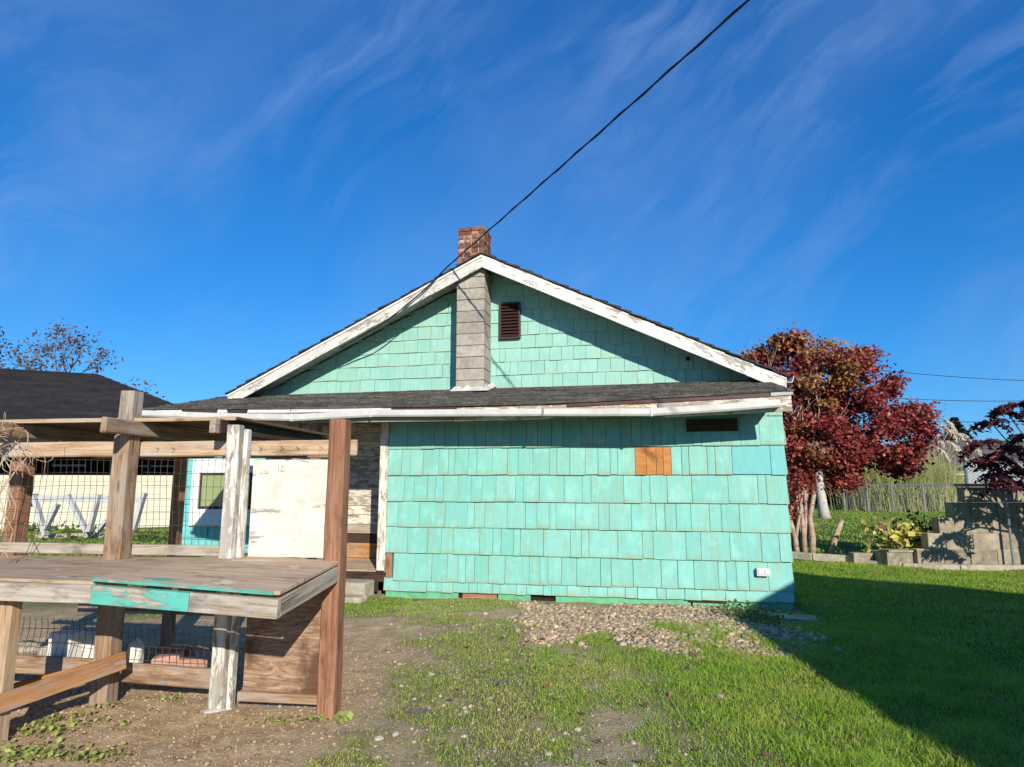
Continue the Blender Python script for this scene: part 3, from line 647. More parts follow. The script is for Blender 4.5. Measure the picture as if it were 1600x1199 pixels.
cb('rafter_end', cw(SB-.115, -.16, 1.985), cw(SB-.115, -.102, 1.985), .05, .105, 'post_grey')
for a, b in ((-1.5, -.04), (.06, SB-.02)):
    pts = [cw(a, .02, 2.045), cw(b, .0, 2.045), cw(b, 1.7, 2.03), cw(a, 1.7, 2.03)]
    MB().hexa(pts+[q+Vector((0, 0, .018)) for q in pts]).build('roof_sheet', M['ply_dark'], coop, B=T(pts[0]))
    cb('roof_edge_strip', cw(a, -.005, 2.048), cw(b, -.02, 2.048), .02, .03, 'post_warm')
for q_ in (-.62, sof(P(339, 800, 6.2))): cb('back_post', cw(q_, 1.55, -.05), cw(q_, 1.55, 1.9), .09, .09, 'post_red', up=UPN)
cb('back_rail', cw(-1.6, 1.55, .35), cw(SC-.75, 1.55, .35), .04, .09, 'post')
def wiremesh(s0, s1, z0, z1, b, dx=.055, dz=.10, free_top=.0, name='wire_mesh', rad=.0017):
    w = MB(); r = random.Random(int(s0*100+z0*999)); s = s0
    while s <= s1+1e-6:
        pts = []
        for i in range(7):
            f = i/6; pts.append(cw(s+math.sin(f*5+s*3)*.006, b+math.sin(f*4+s*2)*.01, z0+(z1-z0)*f))
        w.tube(pts, rad, 4, False); s += dx*r.uniform(.93, 1.07)
    z = z0
    while z <= z1-free_top+1e-6:
        n = max(2, int((s1-s0)/.12)); w.tube([cw(s0+(s1-s0)*i/n, b+math.sin(i*.9+z*9)*.008, z+math.sin(i*.7+z*5)*.006) for i in range(n+1)], rad, 4, False); z += dz
    return w.build(name, M['wire'], coop)
wiremesh(-1.55, -.06, 1.05, 1.79, .13); wiremesh(.06, SB-.09, 1.05, 1.79, .13)
wiremesh(-1.55, -.06, .28, .56, .12, free_top=.07, rad=.002); wiremesh(.07, SB-.1, .28, .52, .12, free_top=.07, rad=.002)
wiremesh(-1.5, SC-.75, .4, .95, 1.55, .05, .06)
cb('kick_board', cw(-1.55, .085, .235), cw(-.08, .085, .225), .045, .13, 'post'); cb('kick_board', cw(.07, .085, .205), cw(SB-.06, .085, .185), .045, .14, 'post')
# white plywood above the bench, stained plywood below it
pw = cb('white_panel', cw(SB+.09, .075, 1.395), cw(SC-.055, .075, 1.395), .014, .70, 'ply_white', jit=.001, bev=0)
mk = MB()
c0 = cw(SB+.29, .067, 1.70)
mk.tube([c0, c0+Vector((0, 0, -.05))], .0016, 4); mk.tube([c0+cdir*.022, c0+cdir*.024+Vector((0, 0, -.048)), c0+cdir*.05+Vector((0, 0, -.036)), c0+cdir*.055+Vector((0, 0, -.015)), c0+cdir*.022], .0014, 4)
mk.build('pencil_mark', M['bark_grey'], pw)
cb('stained_panel', cw(SB+.12, .06, .53), cw(SC-.058, .06, .53), .014, .80, 'stained', jit=.001, bev=0)
cb('panel_sill', cw(SB+.10, .04, .10), cw(SC-.06, .04, .10), .05, .06, 'post')
# staples bent over on the beam
st = MB()
for s in (.2, .33, SB+.13, SB+.3, SB+.42, SB+.6):
    q = cw(s, .07, 1.84); st.tube([q, q+cdir*random.uniform(.02, .035)+Vector((0, -.003, -random.uniform(.005, .02))), q+cdir*random.uniform(-.01, .012)+Vector((0, -.003, -random.uniform(.022, .034)))], .0018, 5)
st.build('bent_staples', M['wire'], coop)
# bench
def slab(name, top, th, m, parent=coop):
    d = Vector((0, 0, -th)); c = sum(top, Vector())/4
    x = (top[1]-top[0]).normalized(); z = Vector((0, 0, 1)); y = z.cross(x).normalized(); z = x.cross(y)
    B = Matrix(((x.x, y.x, z.x, c.x), (x.y, y.y, z.y, c.y), (x.z, y.z, z.z, c.z), (0, 0, 0, 1)))
    return bevel(MB().hexa([p+d for p in top]+list(top)).build(name, M[m], parent, B=B), .003)
fl_, fr_, br_, bl_ = P(147, 907, 3.92), P(437, 929, 3.70), P(531, 880, 4.60), P(338, 869, 4.93)
up_ = Vector((0, 0, .016)); slab('bench_panel', [q+up_ for q in (fl_, fr_, br_, bl_)], .022, 'bench')
for (u0, v0, L_, w_, m_) in ((.30, .10, .34, .16, 'teal_scuff'), (.52, .20, .30, .12, 'white_scuff'), (.62, .06, .16, .10, 'white_scuff')):      # worn paint left on the top
    def bt_(u, v): return fl_.lerp(fr_, u).lerp(bl_.lerp(br_, u), v)+up_
    r_ = random.Random(int(u0*100)); c_ = bt_(u0, v0+w_/2); ex = (bt_(u0+.1, v0+w_/2)-c_).normalized(); ey = (bt_(u0, v0+w_)-bt_(u0, v0)).normalized(); nz = ex.cross(ey)
    ring = []
    for k in range(22):
        a_ = k/22*6.283; q = r_.uniform(.55, 1.15); ring.append(c_+ex*math.cos(a_)*L_*.6*q+ey*math.sin(a_)*w_*.9*q+nz*.0022)
    ob_ = MB(); ob_.v = [tuple(q) for q in ring]+[tuple(q-nz*.0018) for q in ring]; ob_.f = [tuple(range(22))]+[(k, k+22, (k+1) % 22+22, (k+1) % 22) for k in range(22)]
    x_, y_, z_ = ex, ey, nz; ob_.build('paint_scuff', M[m_], coop, B=Matrix(((x_.x, y_.x, z_.x, c_.x), (x_.y, y_.y, z_.y, c_.y), (x_.z, y_.z, z_.z, c_.z), (0, 0, 0, 1))))
d = Vector((0, 0, .0))
l0, l1 = P(-110, 900, 4.16), P(-60, 868, 5.15)
slab('bench_panel', [l0, fl_+Vector((-.006, .004, -.006)), bl_+Vector((-.006, 0, -.004)), l1], .02, 'bench')
dz = Vector((0, 0, -.078))
fmid = fl_.lerp(fr_, .54)
cb('bench_apron', l0+dz, fl_+dz, .04, .105, 'bench_edge', bev=.003)
cb('bench_apron', fl_+dz+Vector((.003, 0, 0)), fmid+dz, .04, .105, 'teal_edge', bev=.003)['label'] = 'teal painted stretch of bench edge'
cb('bench_apron', fmid+dz+Vector((.003, 0, 0)), fr_+dz, .04, .105, 'bench_edge', bev=.003)
cb('bench_apron', fr_+dz+Vector((-.015, .026, 0)), br_+dz+Vector((-.015, -.05, .01)), .035, .10, 'bench_edge', bev=.003)
cb('teal_lip', fl_+Vector((0, -.012, .006)), fl_.lerp(fr_, .97)+Vector((0, -.012, .006)), .012, .02, 'teal_edge', bev=0)
lt = P(14, 938, 4.12); cb('bench_leg', Vector((lt.x-.04, lt.y+.06, -.1)), lt+Vector((-.04, .06, .0)), .11, .09, 'post_warm', up=UPN)
# ------------------------------------------------------------------ loose boards of the ramp
ra, rb_ = P(196, 1031, 4.74), P(-60, 1121, 3.95)
tag(beam('ramp_board', rb_, ra, .03, .115, M['plank_orange']), 'orange cedar board slanting down in front of the tall pen post', 'board', 'ramp boards')
ra2, rb2 = P(168, 1041, 4.99), P(-80, 1108, 4.24)
tag(beam('ramp_board', rb2, ra2, .03, .10, M['plank_orange']), 'darker ramp board lying behind the orange one', 'board', 'ramp boards')
def rest(o, z=None): return o
tag(link('concrete_pad', rock_mesh('concrete_pad', .10, .08, .035, M['mortar'], 4, 3), T(cw(SB-.03, -.03, .0))), 'pale concrete pad under the peeling white pen post', 'pad')
# blocks and rubble behind the kick boards
for px, py, d, s, m, kind, lab in (
    (103, 1010, 5.15, (.10, .07, .11), 'whiteblock', 0, 'white concrete block left of its twin, behind the pen kick board'),
    (137, 1010, 5.25, (.10, .07, .10), 'whiteblock', 0, 'white concrete block beside the tall pen post'),
    (212, 1025, 5.2, (.075, .06, .13), 'whiteblock', 1, 'rough white stone standing behind the lower wire'),
    (262, 1032, 5.25, (.10, .07, .07), 'brickpink', 2, 'pink paver at the front of the rubble heap'),
    (275, 1017, 5.45, (.10, .07, .06), 'brickpink', 2, 'pink paver lying flat on top of the rubble heap'),
    (300, 1035, 5.3, (.11, .07, .06), 'brickpink', 2, 'pink paver at the foot of the white pen post'),
    (305, 1018, 5.5, (.09, .07, .07), 'brickpink', 2, 'pink paver at the back of the rubble heap'),
    (40, 1015, 5.3, (.12, .08, .07), 'concrete', 1, 'brown rubble stone at the left end of the pen'),
    (78, 1022, 5.3, (.13, .08, .08), 'concrete', 1, 'brown rubble stone left of the white blocks')):
    q = P(px, py, d)
    if kind == 0: o = bevel(MB().box((-s[0], -s[1], -s[2]), s).build('white_block', M[m], None, B=T((0, 0, 0))), .012); o.matrix_basis = T((q.x, q.y, max(q.z, s[2]+.02))) @ Matrix.Rotation(random.uniform(-.3, .3), 4, 'Z')
    elif kind == 2: o = bevel(MB().box((-s[0], -s[1], -s[2]*.6), (s[0], s[1], s[2]*.6)).build('paver', M[m], None), .012); o.matrix_basis = T((q.x, q.y, max(q.z, .04))) @ Matrix.Rotation(random.uniform(-.7, .7), 4, 'Z') @ Matrix.Rotation(random.uniform(-.25, .25), 4, 'Y')
    else: o = link('rubble_stone', rock_mesh('rubble_stone', *s, M[m], px), T((q.x, q.y, max(q.z, s[2]*.6))))
    tag(o, lab, 'stone' if kind == 1 else ('block' if kind == 0 else 'paver'), 'blocks and rubble inside the pen')
# dry vine tangled on the pen's left corner
vn = MB(); r = random.Random(5)
for k in range(30):
    p = P(r.uniform(-30, 55), r.uniform(668, 715), 4.55+r.uniform(0, .25)); pts = [p]; v = Vector((r.uniform(-1, 1), r.uniform(-.5, .5), r.uniform(-.9, .6)))
    for i in range(r.randint(6, 14)):
        v = (v+Vector((r.uniform(-.5, .5), r.uniform(-.3, .3), r.uniform(-.5, .4)))).normalized(); p = p+v*.03
        if p.x > -2.98 or p.z > 2.1: v = Vector((-abs(v.x), v.y, -abs(v.z)))
        pts.append(p)
    vn.tube(pts, [.0034-.0020*i/len(pts) for i in range(len(pts))], 5, False)
for k in range(4):
    a = P(r.uniform(-10, 40), 715, 4.6); b = P(r.uniform(-40, 20), 870, 4.55); vn.tube([a.lerp(b, i/8)+Vector((math.sin(i*1.3+k)*.05, 0, 0)) for i in range(9)], .0035, 5, False)
tag(vn.build('dry_vine', M['post_warm'], None, B=T(P(20, 760, 4.6))), 'dry leafless vine tangled over the pen corner', 'vine')

# ------------------------------------------------------------------ behind the pen: teal shed, cream house, barrier
sd = thing('teal_shed', (-6.6, 14.4, 0), 'small teal shed with white window trim seen through the wire mesh', 'shed')
def sbx(name, a, b, m, parent=sd): return MB().box(a, b).build(name, M[m], parent, B=T(a))
sx0 = P(270, 800, 14.4).x
sbx('wall', (sx0, 14.4, -.05), (sx0+3.2, 17.5, 2.45), 'teal_new'); sbx('roof', (sx0-.35, 13.8, 2.45), (sx0+3.5, 17.8, 2.55), 'roof_far')
wx0, wz1 = P(313, 760, 14.38).x, 1.75
w = sbx('window', (wx0, 14.33, .95), (wx0+1.2, 14.398, wz1), 'whitepaint')
for a, b in (((wx0-.16, 14.30, .60), (wx0, 14.36, 2.05)), ((wx0, 14.30, .60), (wx0+1.2, 14.36, .95)), ((wx0, 14.30, wz1), (wx0+1.2, 14.36, 2.05))): sbx('window_trim', a, b, 'whitepaint', w)
sbx('sash', (wx0+.01, 14.315, .96), (wx0+1.19, 14.331, 1.745), 'dark_wood', w)
sbx('pane', (wx0+.07, 14.305, 1.02), (wx0+1.13, 14.314, 1.69), 'glass', w)
for k in range(6):
    for q in range(3):
        sbx('wall_shingle', (sx0-.01+q*.27, 14.372-.004*(k % 2), -.02+k*.36), (sx0+.255+q*.27, 14.392, .33+k*.36), 'teal_new')
nb = thing('neighbour_house', (-15, 22, 0), 'cream walled neighbour house with dark shingle hip roof', 'house')
e0, e1 = Vector((-23, 17.2, 0)), Vector((-9.2, 23.6, 0)); ed = (e1-e0).normalized(); en = Vector((-ed.y, ed.x, 0)); Ln = (e1-e0).length
def nbp(s, b, z): p = e0+ed*s+en*b; return Vector((p.x, p.y, z))
def nbx(name, s0, s1, b0, b1, z0, z1, m, parent=nb):
    return MB().hexa([nbp(s0, b0, z0), nbp(s1, b0, z0), nbp(s1, b1, z0), nbp(s0, b1, z0), nbp(s0, b0, z1), nbp(s1, b0, z1), nbp(s1, b1, z1), nbp(s0, b1, z1)]).build(name, M[m], parent, B=T(nbp(s0, b0, z0)))
nbx('wall', 0, Ln, 0, .15, -.1, 1.74, 'cream'); nbx('back_wall', 0, Ln, 4.0, 4.2, -.1, 2.5, 'dark_wood'); nbx('end_wall', Ln-.2, Ln, .16, 9, -.1, 2.5, 'cream')
for k in range(8): nbx('siding_board', 0, Ln, -.02-.006*(k % 2), -.001, .05+k*.212, .255+k*.212, 'cream')
for k in range(6): nbx('post', k*2.9, k*2.9+.1, .02, .12, 1.741, 2.44, 'dark_wood')
for s0, s1 in ((5.6, 6.6), (8.6, 9.6), (11.2, 12.4)): nbx('strip_lamp', s0, s1, 1.6, 1.7, 2.05, 2.12, 'whitepaint')
rf = MB(); ov = 1.35
q = [nbp(-ov, -ov, 2.45), nbp(Ln+ov, -ov, 2.45), nbp(Ln+ov, 9+ov, 2.45), nbp(-ov, 9+ov, 2.45)]; t0, t1 = nbp(-ov, 4.5, 5.35), nbp(Ln-8.0, 4.5, 5.35)
t0 = nbp(-ov, 4.5, 5.75); t1 = nbp(Ln-6.0, 4.5, 5.75)
rf.v = [tuple(v) for v in q+[t0, t1]]; rf.f = [(0, 1, 5, 4), (1, 2, 5), (2, 3, 4, 5), (0, 4, 3), (0, 3, 2, 1)]
rf = rf.build('roof', M['roof_far'], nb, B=T(q[0]))
for k in range(24):                                            # course lines on the slope we see
    f0, f1 = k/24, (k+1)/24; a0, a1 = q[0].lerp(t0, f0), q[1].lerp(t1, f0); b0, b1 = q[0].lerp(t0, f1), q[1].lerp(t1, f1); up = Vector((0, 0, 1))
    MB().hexa([a0, a1, b1, b0, a0+up*.035, a1+up*.035, b1+up*.012, b0+up*.012]).build('shingle_course', M['roof_far'], rf, B=T(a0))
MB().tube([nbp(8.2, .6, 3.0), nbp(8.2, .6, 3.35)], .06, 8).build('roof_vent', M['whitepaint'], rf)
nbx('eave_gutter', -ov, Ln+ov, -ov-.1, -ov, 2.38, 2.48, 'dark_wood'); nbx('meter_box', Ln-2.3, Ln-2.1, -.12, -.03, .9, 1.35, 'galv'); MB().tube([nbp(Ln-2.2, -.08, 1.35), nbp(Ln-2.2, -.08, 2.4)], .025, 6).build('conduit', M['galv'], nb)
nbx('crawl_vent', 8.0, 8.6, -.05, -.028, .75, 1.15, 'dark')
# white lumber barrier with V braces
br = thing('lumber_barrier', (P(130, 830, 17.5).x, 17.5, 0), 'white lumber barrier with V shaped legs on the lawn before the cream wall', 'barrier')
def bq(zx, zy): return P(.317*zx, 490+.317*zy, 17.5)
for a, b, nm in (((140, 918), (520, 912), 'rail'), ((470, 915), (700, 925), 'rail'), ((165, 895), (225, 1095), 'leg'), ((285, 940), (225, 1060), 'leg'), ((335, 895), (430, 1080), 'leg'), ((487, 895), (440, 1075), 'leg'), ((525, 1020), (480, 1075), 'leg'), ((712, 885), (660, 1065), 'leg')):
    p0, p1 = bq(*a), bq(*b); p1.z = max(p1.z, .0)
    if nm == 'rail': p0.z = p1.z = (p0.z+p1.z)/2; p0.y += .1; p1.y += .1
    beam(nm, p0, p1, .09, .16, M['barrier'], br, up=(0, 1, 0) if nm == 'leg' else (0, 0, 1))
tag(beam('landscape_timber', P(60, 842, 18.2), P(205, 838, 18.2), .3, .25, M['post_grey']), 'grey landscape timber lying behind the white barrier', 'timber')

# ------------------------------------------------------------------ service cable and far wires
att = HL(705, 414, .74); pA = FH @ Vector((att[0], .70, att[1])); pB = P(1166, -2, 4.7); pB2 = pB+(pB-pA)*.9
def cable(name, pts, r, label, twist=0):
    m = MB(); m.tube(pts, r, 8)
    if twist:
        hel = []
        for i, p in enumerate(pts): hel.append(Vector(p)+Vector((math.cos(i*twist), math.sin(i*twist)*.4, math.sin(i*twist)))*r*1.05)
        m.tube(hel, r*.7, 6)
    return tag(m.build(name, M['cable'], None, smooth=True, B=T(pts[0])), label, 'cable')
pts = [pA.lerp(pB2, i/120)-Vector((0, 0, .03*math.sin(math.pi*min(1, i/120)))) for i in range(121)]
lo2 = FH @ Vector((HL(590, 512, .72)[0], .70, HL(590, 512, .72)[1])); lo3 = FH @ Vector((HL(535, 545, .9)[0], .82, HL(535, 545, .9)[1]))
pre = [lo3.lerp(lo2, i/4) for i in range(4)]+[lo2.lerp(pA, i/16)-Vector((0, 0, .06*math.sin(math.pi*i/16))) for i in range(16)]
cable('service_cable', pre+pts, .0105, 'thick black service cable running from the gable up across the sky', .8)
for (a, b, lab) in (((1330, 574), (1760, 597), 'upper overhead wire crossing the sky right of the maple'), ((1330, 619), (1760, 621), 'middle overhead wire right of the maple'), ((1330, 654), (1760, 651), 'lowest overhead wire above the far roofs')):
    p0, p1 = P(*a, 42), P(*b, 42); cable('overhead_wire', [p0.lerp(p1, i/12)-Vector((0, 0, .3*math.sin(math.pi*i/12))) for i in range(13)], .022, lab)

# ------------------------------------------------------------------ foliage helpers
def leaves(name, cen, nrm, size, col, mat, parent=None, B=I4, aspect=.62, label=None):
    """folded leaf of four triangles at every point"""
    N = len(cen); a = rng.normal(size=(N, 3)); nrm = nrm/np.linalg.norm(nrm, axis=1, keepdims=True)
    u = np.cross(nrm, a); u /= np.linalg.norm(u, axis=1, keepdims=True); v = np.cross(nrm, u)
    s = size[:, None]; w = s*aspect
    tip = cen+u*s; base = cen-u*s; l = cen+v*w+nrm*s*.25; r = cen-v*w+nrm*s*.25; mid = cen-nrm*s*.06
    V = np.stack([base, l, tip, r, mid], 1).reshape(-1, 3)
    k = np.arange(N)[:, None]*5
    Fa = np.concatenate([k+np.array([[0, 4, 1]]), k+np.array([[4, 2, 1]]), k+np.array([[0, 3, 4]]), k+np.array([[4, 3, 2]])], 0)
    return link(name, mesh_np(name, V-np.array(B.translation), Fa, mat, np.repeat(col, 5, 0)), B, I4, parent)
def clump_points(ell, nclump, per, spread, seed):
    g = np.random.default_rng(seed); cs = []; wts = np.array([max(e[1][0]*e[1][1]*e[1][2], .02) for e in ell])**.8; wts = wts/wts.sum()
    for _ in range(nclump):
        c, rr = ell[g.choice(len(ell), p=wts)]; d = g.normal(size=3); d /= np.linalg.norm(d)
        cs.append(np.array(c)+d*np.array(rr)*g.uniform(.35, 1.0)**.6)
    cs = np.array(cs); idx = np.repeat(np.arange(nclump), per)
    off = g.normal(size=(len(idx), 3))*spread*np.array([1, 1, .6])*g.uniform(.6, 1.25, nclump)[idx][:, None]
    return cs[idx]+off, idx, cs
def branchy(mb, p, d, L, r, depth, rnd, spread=.6, tips=None, up=.15):
    pts = [Vector(p)]; d = Vector(d).normalized(); n = 5
    for i in range(n):
        d = (d+Vector((rnd.uniform(-1, 1), rnd.uniform(-1, 1), rnd.uniform(-.6, 1)*1))*.16+Vector((0, 0, up*.3))).normalized(); pts.append(pts[-1]+d*L/n)
    mb.tube(pts, [r*(1-.5*i/n) for i in range(n+1)], 6, False)
    if tips is not None: tips.append(pts[-1])
    if depth:
        for k in range(rnd.randint(2, 3)):
            q = pts[rnd.randint(2, n)]; nd_ = (d+Vector((rnd.uniform(-1, 1), rnd.uniform(-1, 1), rnd.uniform(-.5, .9)))*spread).normalized()
            branchy(mb, q, nd_, L*rnd.uniform(.55, .8), r*.5, depth-1, rnd, spread, tips, up)

# ------------------------------------------------------------------ red maple right of the house
mp = thing('maple_tree', (6.15, 14.1, 0), 'bushy multi stemmed maple with dark red autumn leaves beside the house', 'tree')
tr = MB(); rnd = random.Random(11)
for k in range(17):
    a = rnd.uniform(0, 6.28); rr = rnd.uniform(.05, .38); b = Vector((6.15+math.cos(a)*rr*1.15, 14.1+math.sin(a)*rr, -.05)); t = Vector((rnd.uniform(-.35, .75), rnd.uniform(-.4, .4), 1.8))
    mid = b+Vector((t.x*.15+rnd.uniform(-.06, .06), t.y*.2, .85)); e = b+Vector((t.x*.6, t.y*.7, 1.9))
    pts = [b, b.lerp(mid, .5)+Vector((rnd.uniform(-.05, .05), 0, 0)), mid, mid.lerp(e, .5)+Vector((rnd.uniform(-.06, .06), 0, 0)), e]; r0 = rnd.uniform(.03, .065)
    tr.tube(pts, [r0*1.25, r0, r0*.9, r0*.8, r0*.65], 9); branchy(tr, e, e-mid, 1.3, r0*.6, 2, rnd, .8)
tr.tube([(6.75, 13.95, -.05), (6.85, 13.93, .35), (7.02, 13.9, .75)], [.075, .065, .05], 8); 
tr.build('trunk', M['bark'], mp, B=T((6.15, 14.1, 0)), smooth=True)
def E_(px, py, rx, rz, d=14.2): p = P(px, py, d); return ((p.x, p.y, p.z), (rx*.0142, rx*.0142*.85, rz*.0142))
ell = [E_(1262, 612, 78, 72), E_(1335, 655, 78, 62), E_(1210, 650, 60, 85, 14.6), E_(1400, 668, 50, 40), E_(1300, 590, 55, 45, 13.9), E_(1270, 700, 70, 42, 13.8), E_(1380, 640, 40, 45, 14.3)]
ell += [E_(1425, 668, 34, 20), E_(1240, 720, 50, 25, 13.8), E_(1350, 700, 60, 30, 14), E_(1235, 742, 38, 22, 13.7), E_(1375, 712, 55, 26, 14.6), E_(1300, 730, 60, 18, 14.4), E_(1222, 775, 20, 30, 13.7)]
ell += [E_(q_, w_, 16, 14, 14+e_) for q_, w_, e_ in ((1195, 560, .3), (1232, 540, 0), (1290, 535, -.2), (1345, 560, .2), (1392, 605, 0), (1440, 650, .1), (1448, 672, -.2), (1360, 745, .1), (1405, 725, .2), (1320, 752, -.2))]*3
pc, ix, cs = clump_points(ell, 250, 160, .16, 3)
keep = pc[:, 2] > .75; pc, ix = pc[keep], ix[keep]; N = len(pc)
cl = rng.uniform(size=250)[ix]; hgt = (pc[:, 2]-1.6)/3.2; gold = np.clip((cl-.64)*3+(hgt-.55)*1.4-(pc[:, 0]-6.6)*.22, 0, 1)*rng.uniform(.3, 1, N)
red = np.array([.37, .06, .048]); dk = np.array([.12, .024, .024]); og = np.array([.50, .33, .10]); pk = np.array([.56, .17, .12])
f = rng.uniform(size=(N, 1)); col = dk+(red-dk)*f; col = np.where(rng.uniform(size=(N, 1)) < .10, pk, col); col = col*(1-gold[:, None])+og*gold[:, None]*rng.uniform(.6, 1.1, (N, 1))
nr = rng.normal(size=(N, 3))*.8+np.array([.15, -.45, .75])
leaves('crown', pc, nr, rng.uniform(.03, .058, N), col, M['leaf'], mp, T((6.15, 14.1, 0)), .8)

# ------------------------------------------------------------------ sparse tree far left
st_ = thing('sparse_tree', (-24.5, 33, 0), 'thin autumn tree with sparse rusty leaves behind the neighbour roof', 'tree')
tb = MB(); tips = []; rnd = random.Random(4)
tb.tube([(-24.5, 33, 0), (-24.5, 33, 2), (-24.4, 33, 4)], [.3, .25, .2], 8)
for k in range(10): branchy(tb, (-24.4, 33, 3.6+k*.16), (rnd.uniform(-1, 1.1), rnd.uniform(-.6, .6), rnd.uniform(.35, 1)), 2.6, .05, 3, rnd, .8, tips, -.02)
tb.build('trunk', M['bark_grey'], st_, B=T((-24.5, 33, 0)), smooth=True)
tp = np.array([tuple(t) for t in tips]); tp = tp[tp[:, 2] < 9.2]; ix = np.repeat(np.arange(len(tp)), 8); pc = tp[ix]+rng.normal(size=(len(ix), 3))*.22
f = rng.uniform(size=(len(ix), 1)); col = np.array([.10, .05, .035])*(1-f)+np.array([.20, .13, .075])*f
leaves('crown', pc, rng.normal(size=pc.shape)+np.array([0, -.5, .5]), rng.uniform(.06, .11, len(ix)), col, M['leaf'], st_, T((-24.5, 33, 0)), .7)

# ------------------------------------------------------------------ block steps wall, planter, standpipe, fences
kb = MB(); r = random.Random(8)
kp = [(5.55, 13.95), (6.1, 13.35), (6.7, 12.95), (7.3, 12.35), (8.2, 12.12), (9.5, 12.05), (11, 12.0), (16, 11.9)]
kobj = MB()
for (a, b) in zip(kp[:-1], kp[1:]):
    d_ = Vector((b[0]-a[0], b[1]-a[1], 0)); nn = Vector((-d_.y, d_.x, 0)).normalized()*.07; A = Vector((*a, -.08)); Bv = Vector((*b, -.08)); h = Vector((0, 0, .135 if a[0] > 6.5 else .20))
    kobj.hexa([A-nn, Bv-nn, Bv+nn, A+nn, A-nn+h, Bv-nn+h, Bv+nn+h, A+nn+h])
ko = kobj.build('kerb', M['concrete'], None); bevel(ko, .015); ko['kind'] = 'structure'
bwl = thing('stepped_block_wall', (9.2, 12.4, 0), 'stepped grey concrete block wall rising to the right', 'wall')
WD = 12.25; bhh = .288; zz0 = .02
lefts = [P(1433, 870, WD).x, P(1450, 845, WD).x, P(1467, 822, WD).x, P(1488, 802, WD).x, P(1507, 775, WD).x]
for c in range(5):
    x = lefts[c]; first = True; z = zz0+c*bhh
    while x < 16:
        L = (.50 if not (c % 2 and first) else .34); q = random.uniform(-.006, .006)
        bevel(MB().box((x+.005, WD+q, z+.004), (x+L-.005, WD+.22, z+bhh-.006)).build('concrete_block', M['block_grey'], bwl, B=T((x, WD, z))), .012); x += L; first = False
    if c < 3: MB().box((lefts[c]+.01, WD+.008, z+bhh-.0065), (16, WD+.2, z+bhh+.0045)).build('mortar_joint', M['brickpink'], bwl, B=T((lefts[c], WD, z)))
for k in range(14):
    x = lefts[4]-.02+k*.52; bevel(MB().box((x, WD-.03, zz0+5*bhh+.004), (x+.51, WD+.25, zz0+5*bhh+.06)).build('cap_stone', M['block_grey'], bwl, B=T((x, WD, zz0+5*bhh))), .01)
pl = thing('block_planter', (7.6, 12.6, 0), 'low concrete block planter at the foot of the stepped wall', 'planter')
px0, px1 = P(1387, 880, 12.35).x, P(1431, 880, 12.35).x
for nm, lo, hi in (('concrete_block', (px0, 12.35, -.02), (px1, 12.55, .25)), ('concrete_block', (px0-.0, 12.56, -.02), (px0+.2, 13.1, .23)), ('concrete_block', (px1-.2, 12.56, -.02), (px1, 13.1, .24)), ('concrete_block', (px0-.42, 12.75, -.02), (px0-.03, 12.95, .19))):
    bevel(MB().box(lo, hi).build(nm, M['block_grey'], pl, B=T(lo)), .012)
MB().box((px0+.2, 12.56, 0), (px1-.2, 13.05, .18)).build('soil', M['dark_wood'], pl)
MB().box((px0+.03, 12.33, .252), (px1+.01, 12.57, .29)).build('cap_stone', M['block_grey'], pl)
ho = thing('hosta_plant', (7.55, 12.8, .18), 'yellowing broad leaved plant growing in the block planter', 'plant')
n = 260; c = np.array([P(1402, 840, 12.75)[i] for i in range(3)]); pc = c+rng.normal(size=(n, 3))*np.array([.30, .14, .16]); pc[:, 2] = np.clip(pc[:, 2], .22, 1.0)
f = rng.uniform(size=(n, 1)); col = np.where(rng.uniform(size=(n, 1)) < .78, np.array([.60, .53, .12])*(.6+.5*f), np.array([.14, .20, .04])*(.5+.8*f)); col = np.where(rng.uniform(size=(n, 1)) < .15, np.array([.28, .19, .10]), col)
leaves('foliage', pc, rng.normal(size=(n, 3))*.6+np.array([0, -.6, .6]), rng.uniform(.05, .10, n), col, M['leaf'], ho, T((7.55, 12.8, .18)), .6)
sm = MB()
for k in range(14): sm.tube([(7.5+rng.uniform(-.2, .2), 12.8, .15), (7.5+rng.uniform(-.3, .3), 12.8+rng.uniform(-.1, .1), rng.uniform(.5, .95))], .006, 5)
sm.build('stem', M['post_warm'], ho)
du = thing('dark_shrub', (8.35, 12.95, 0), 'small dark shrub between planter and block steps', 'shrub')
n = 420; c = P(1437, 840, 12.9); pc = np.array(c)+rng.normal(size=(n, 3))*np.array([.13, .12, .18]); pc[:, 2] = np.clip(pc[:, 2], .05, 2)
leaves('foliage', pc, rng.normal(size=(n, 3)), rng.uniform(.03, .05, n), np.array([.035, .045, .015])*rng.uniform(.5, 1.6, (n, 1)), M['leaf'], du, T((8.35, 12.95, 0)))
spx = P(1573, 800, 12.1); stp = thing('standpipe', (spx.x, 12.08, 0), 'thin garden tap standpipe in front of the block wall', 'pipe')
MB().tube([(spx.x, 12.08, -.05), (spx.x, 12.08, 1.42)], .022, 8).build('pipe', M['grey_metal'], stp)
MB().tube([(spx.x, 12.1, 1.42), (spx.x, 12.08, 1.50), (spx.x, 11.98, 1.52), (spx.x-.0, 11.94, 1.46)], [.035, .035, .028, .022], 8).build('tap', M['galv'], stp, smooth=True)
MB().tube([(spx.x-.05, 12.06, 1.55), (spx.x+.05, 12.06, 1.55)], .014, 6).build('tap_handle', M['whitepaint'], stp)

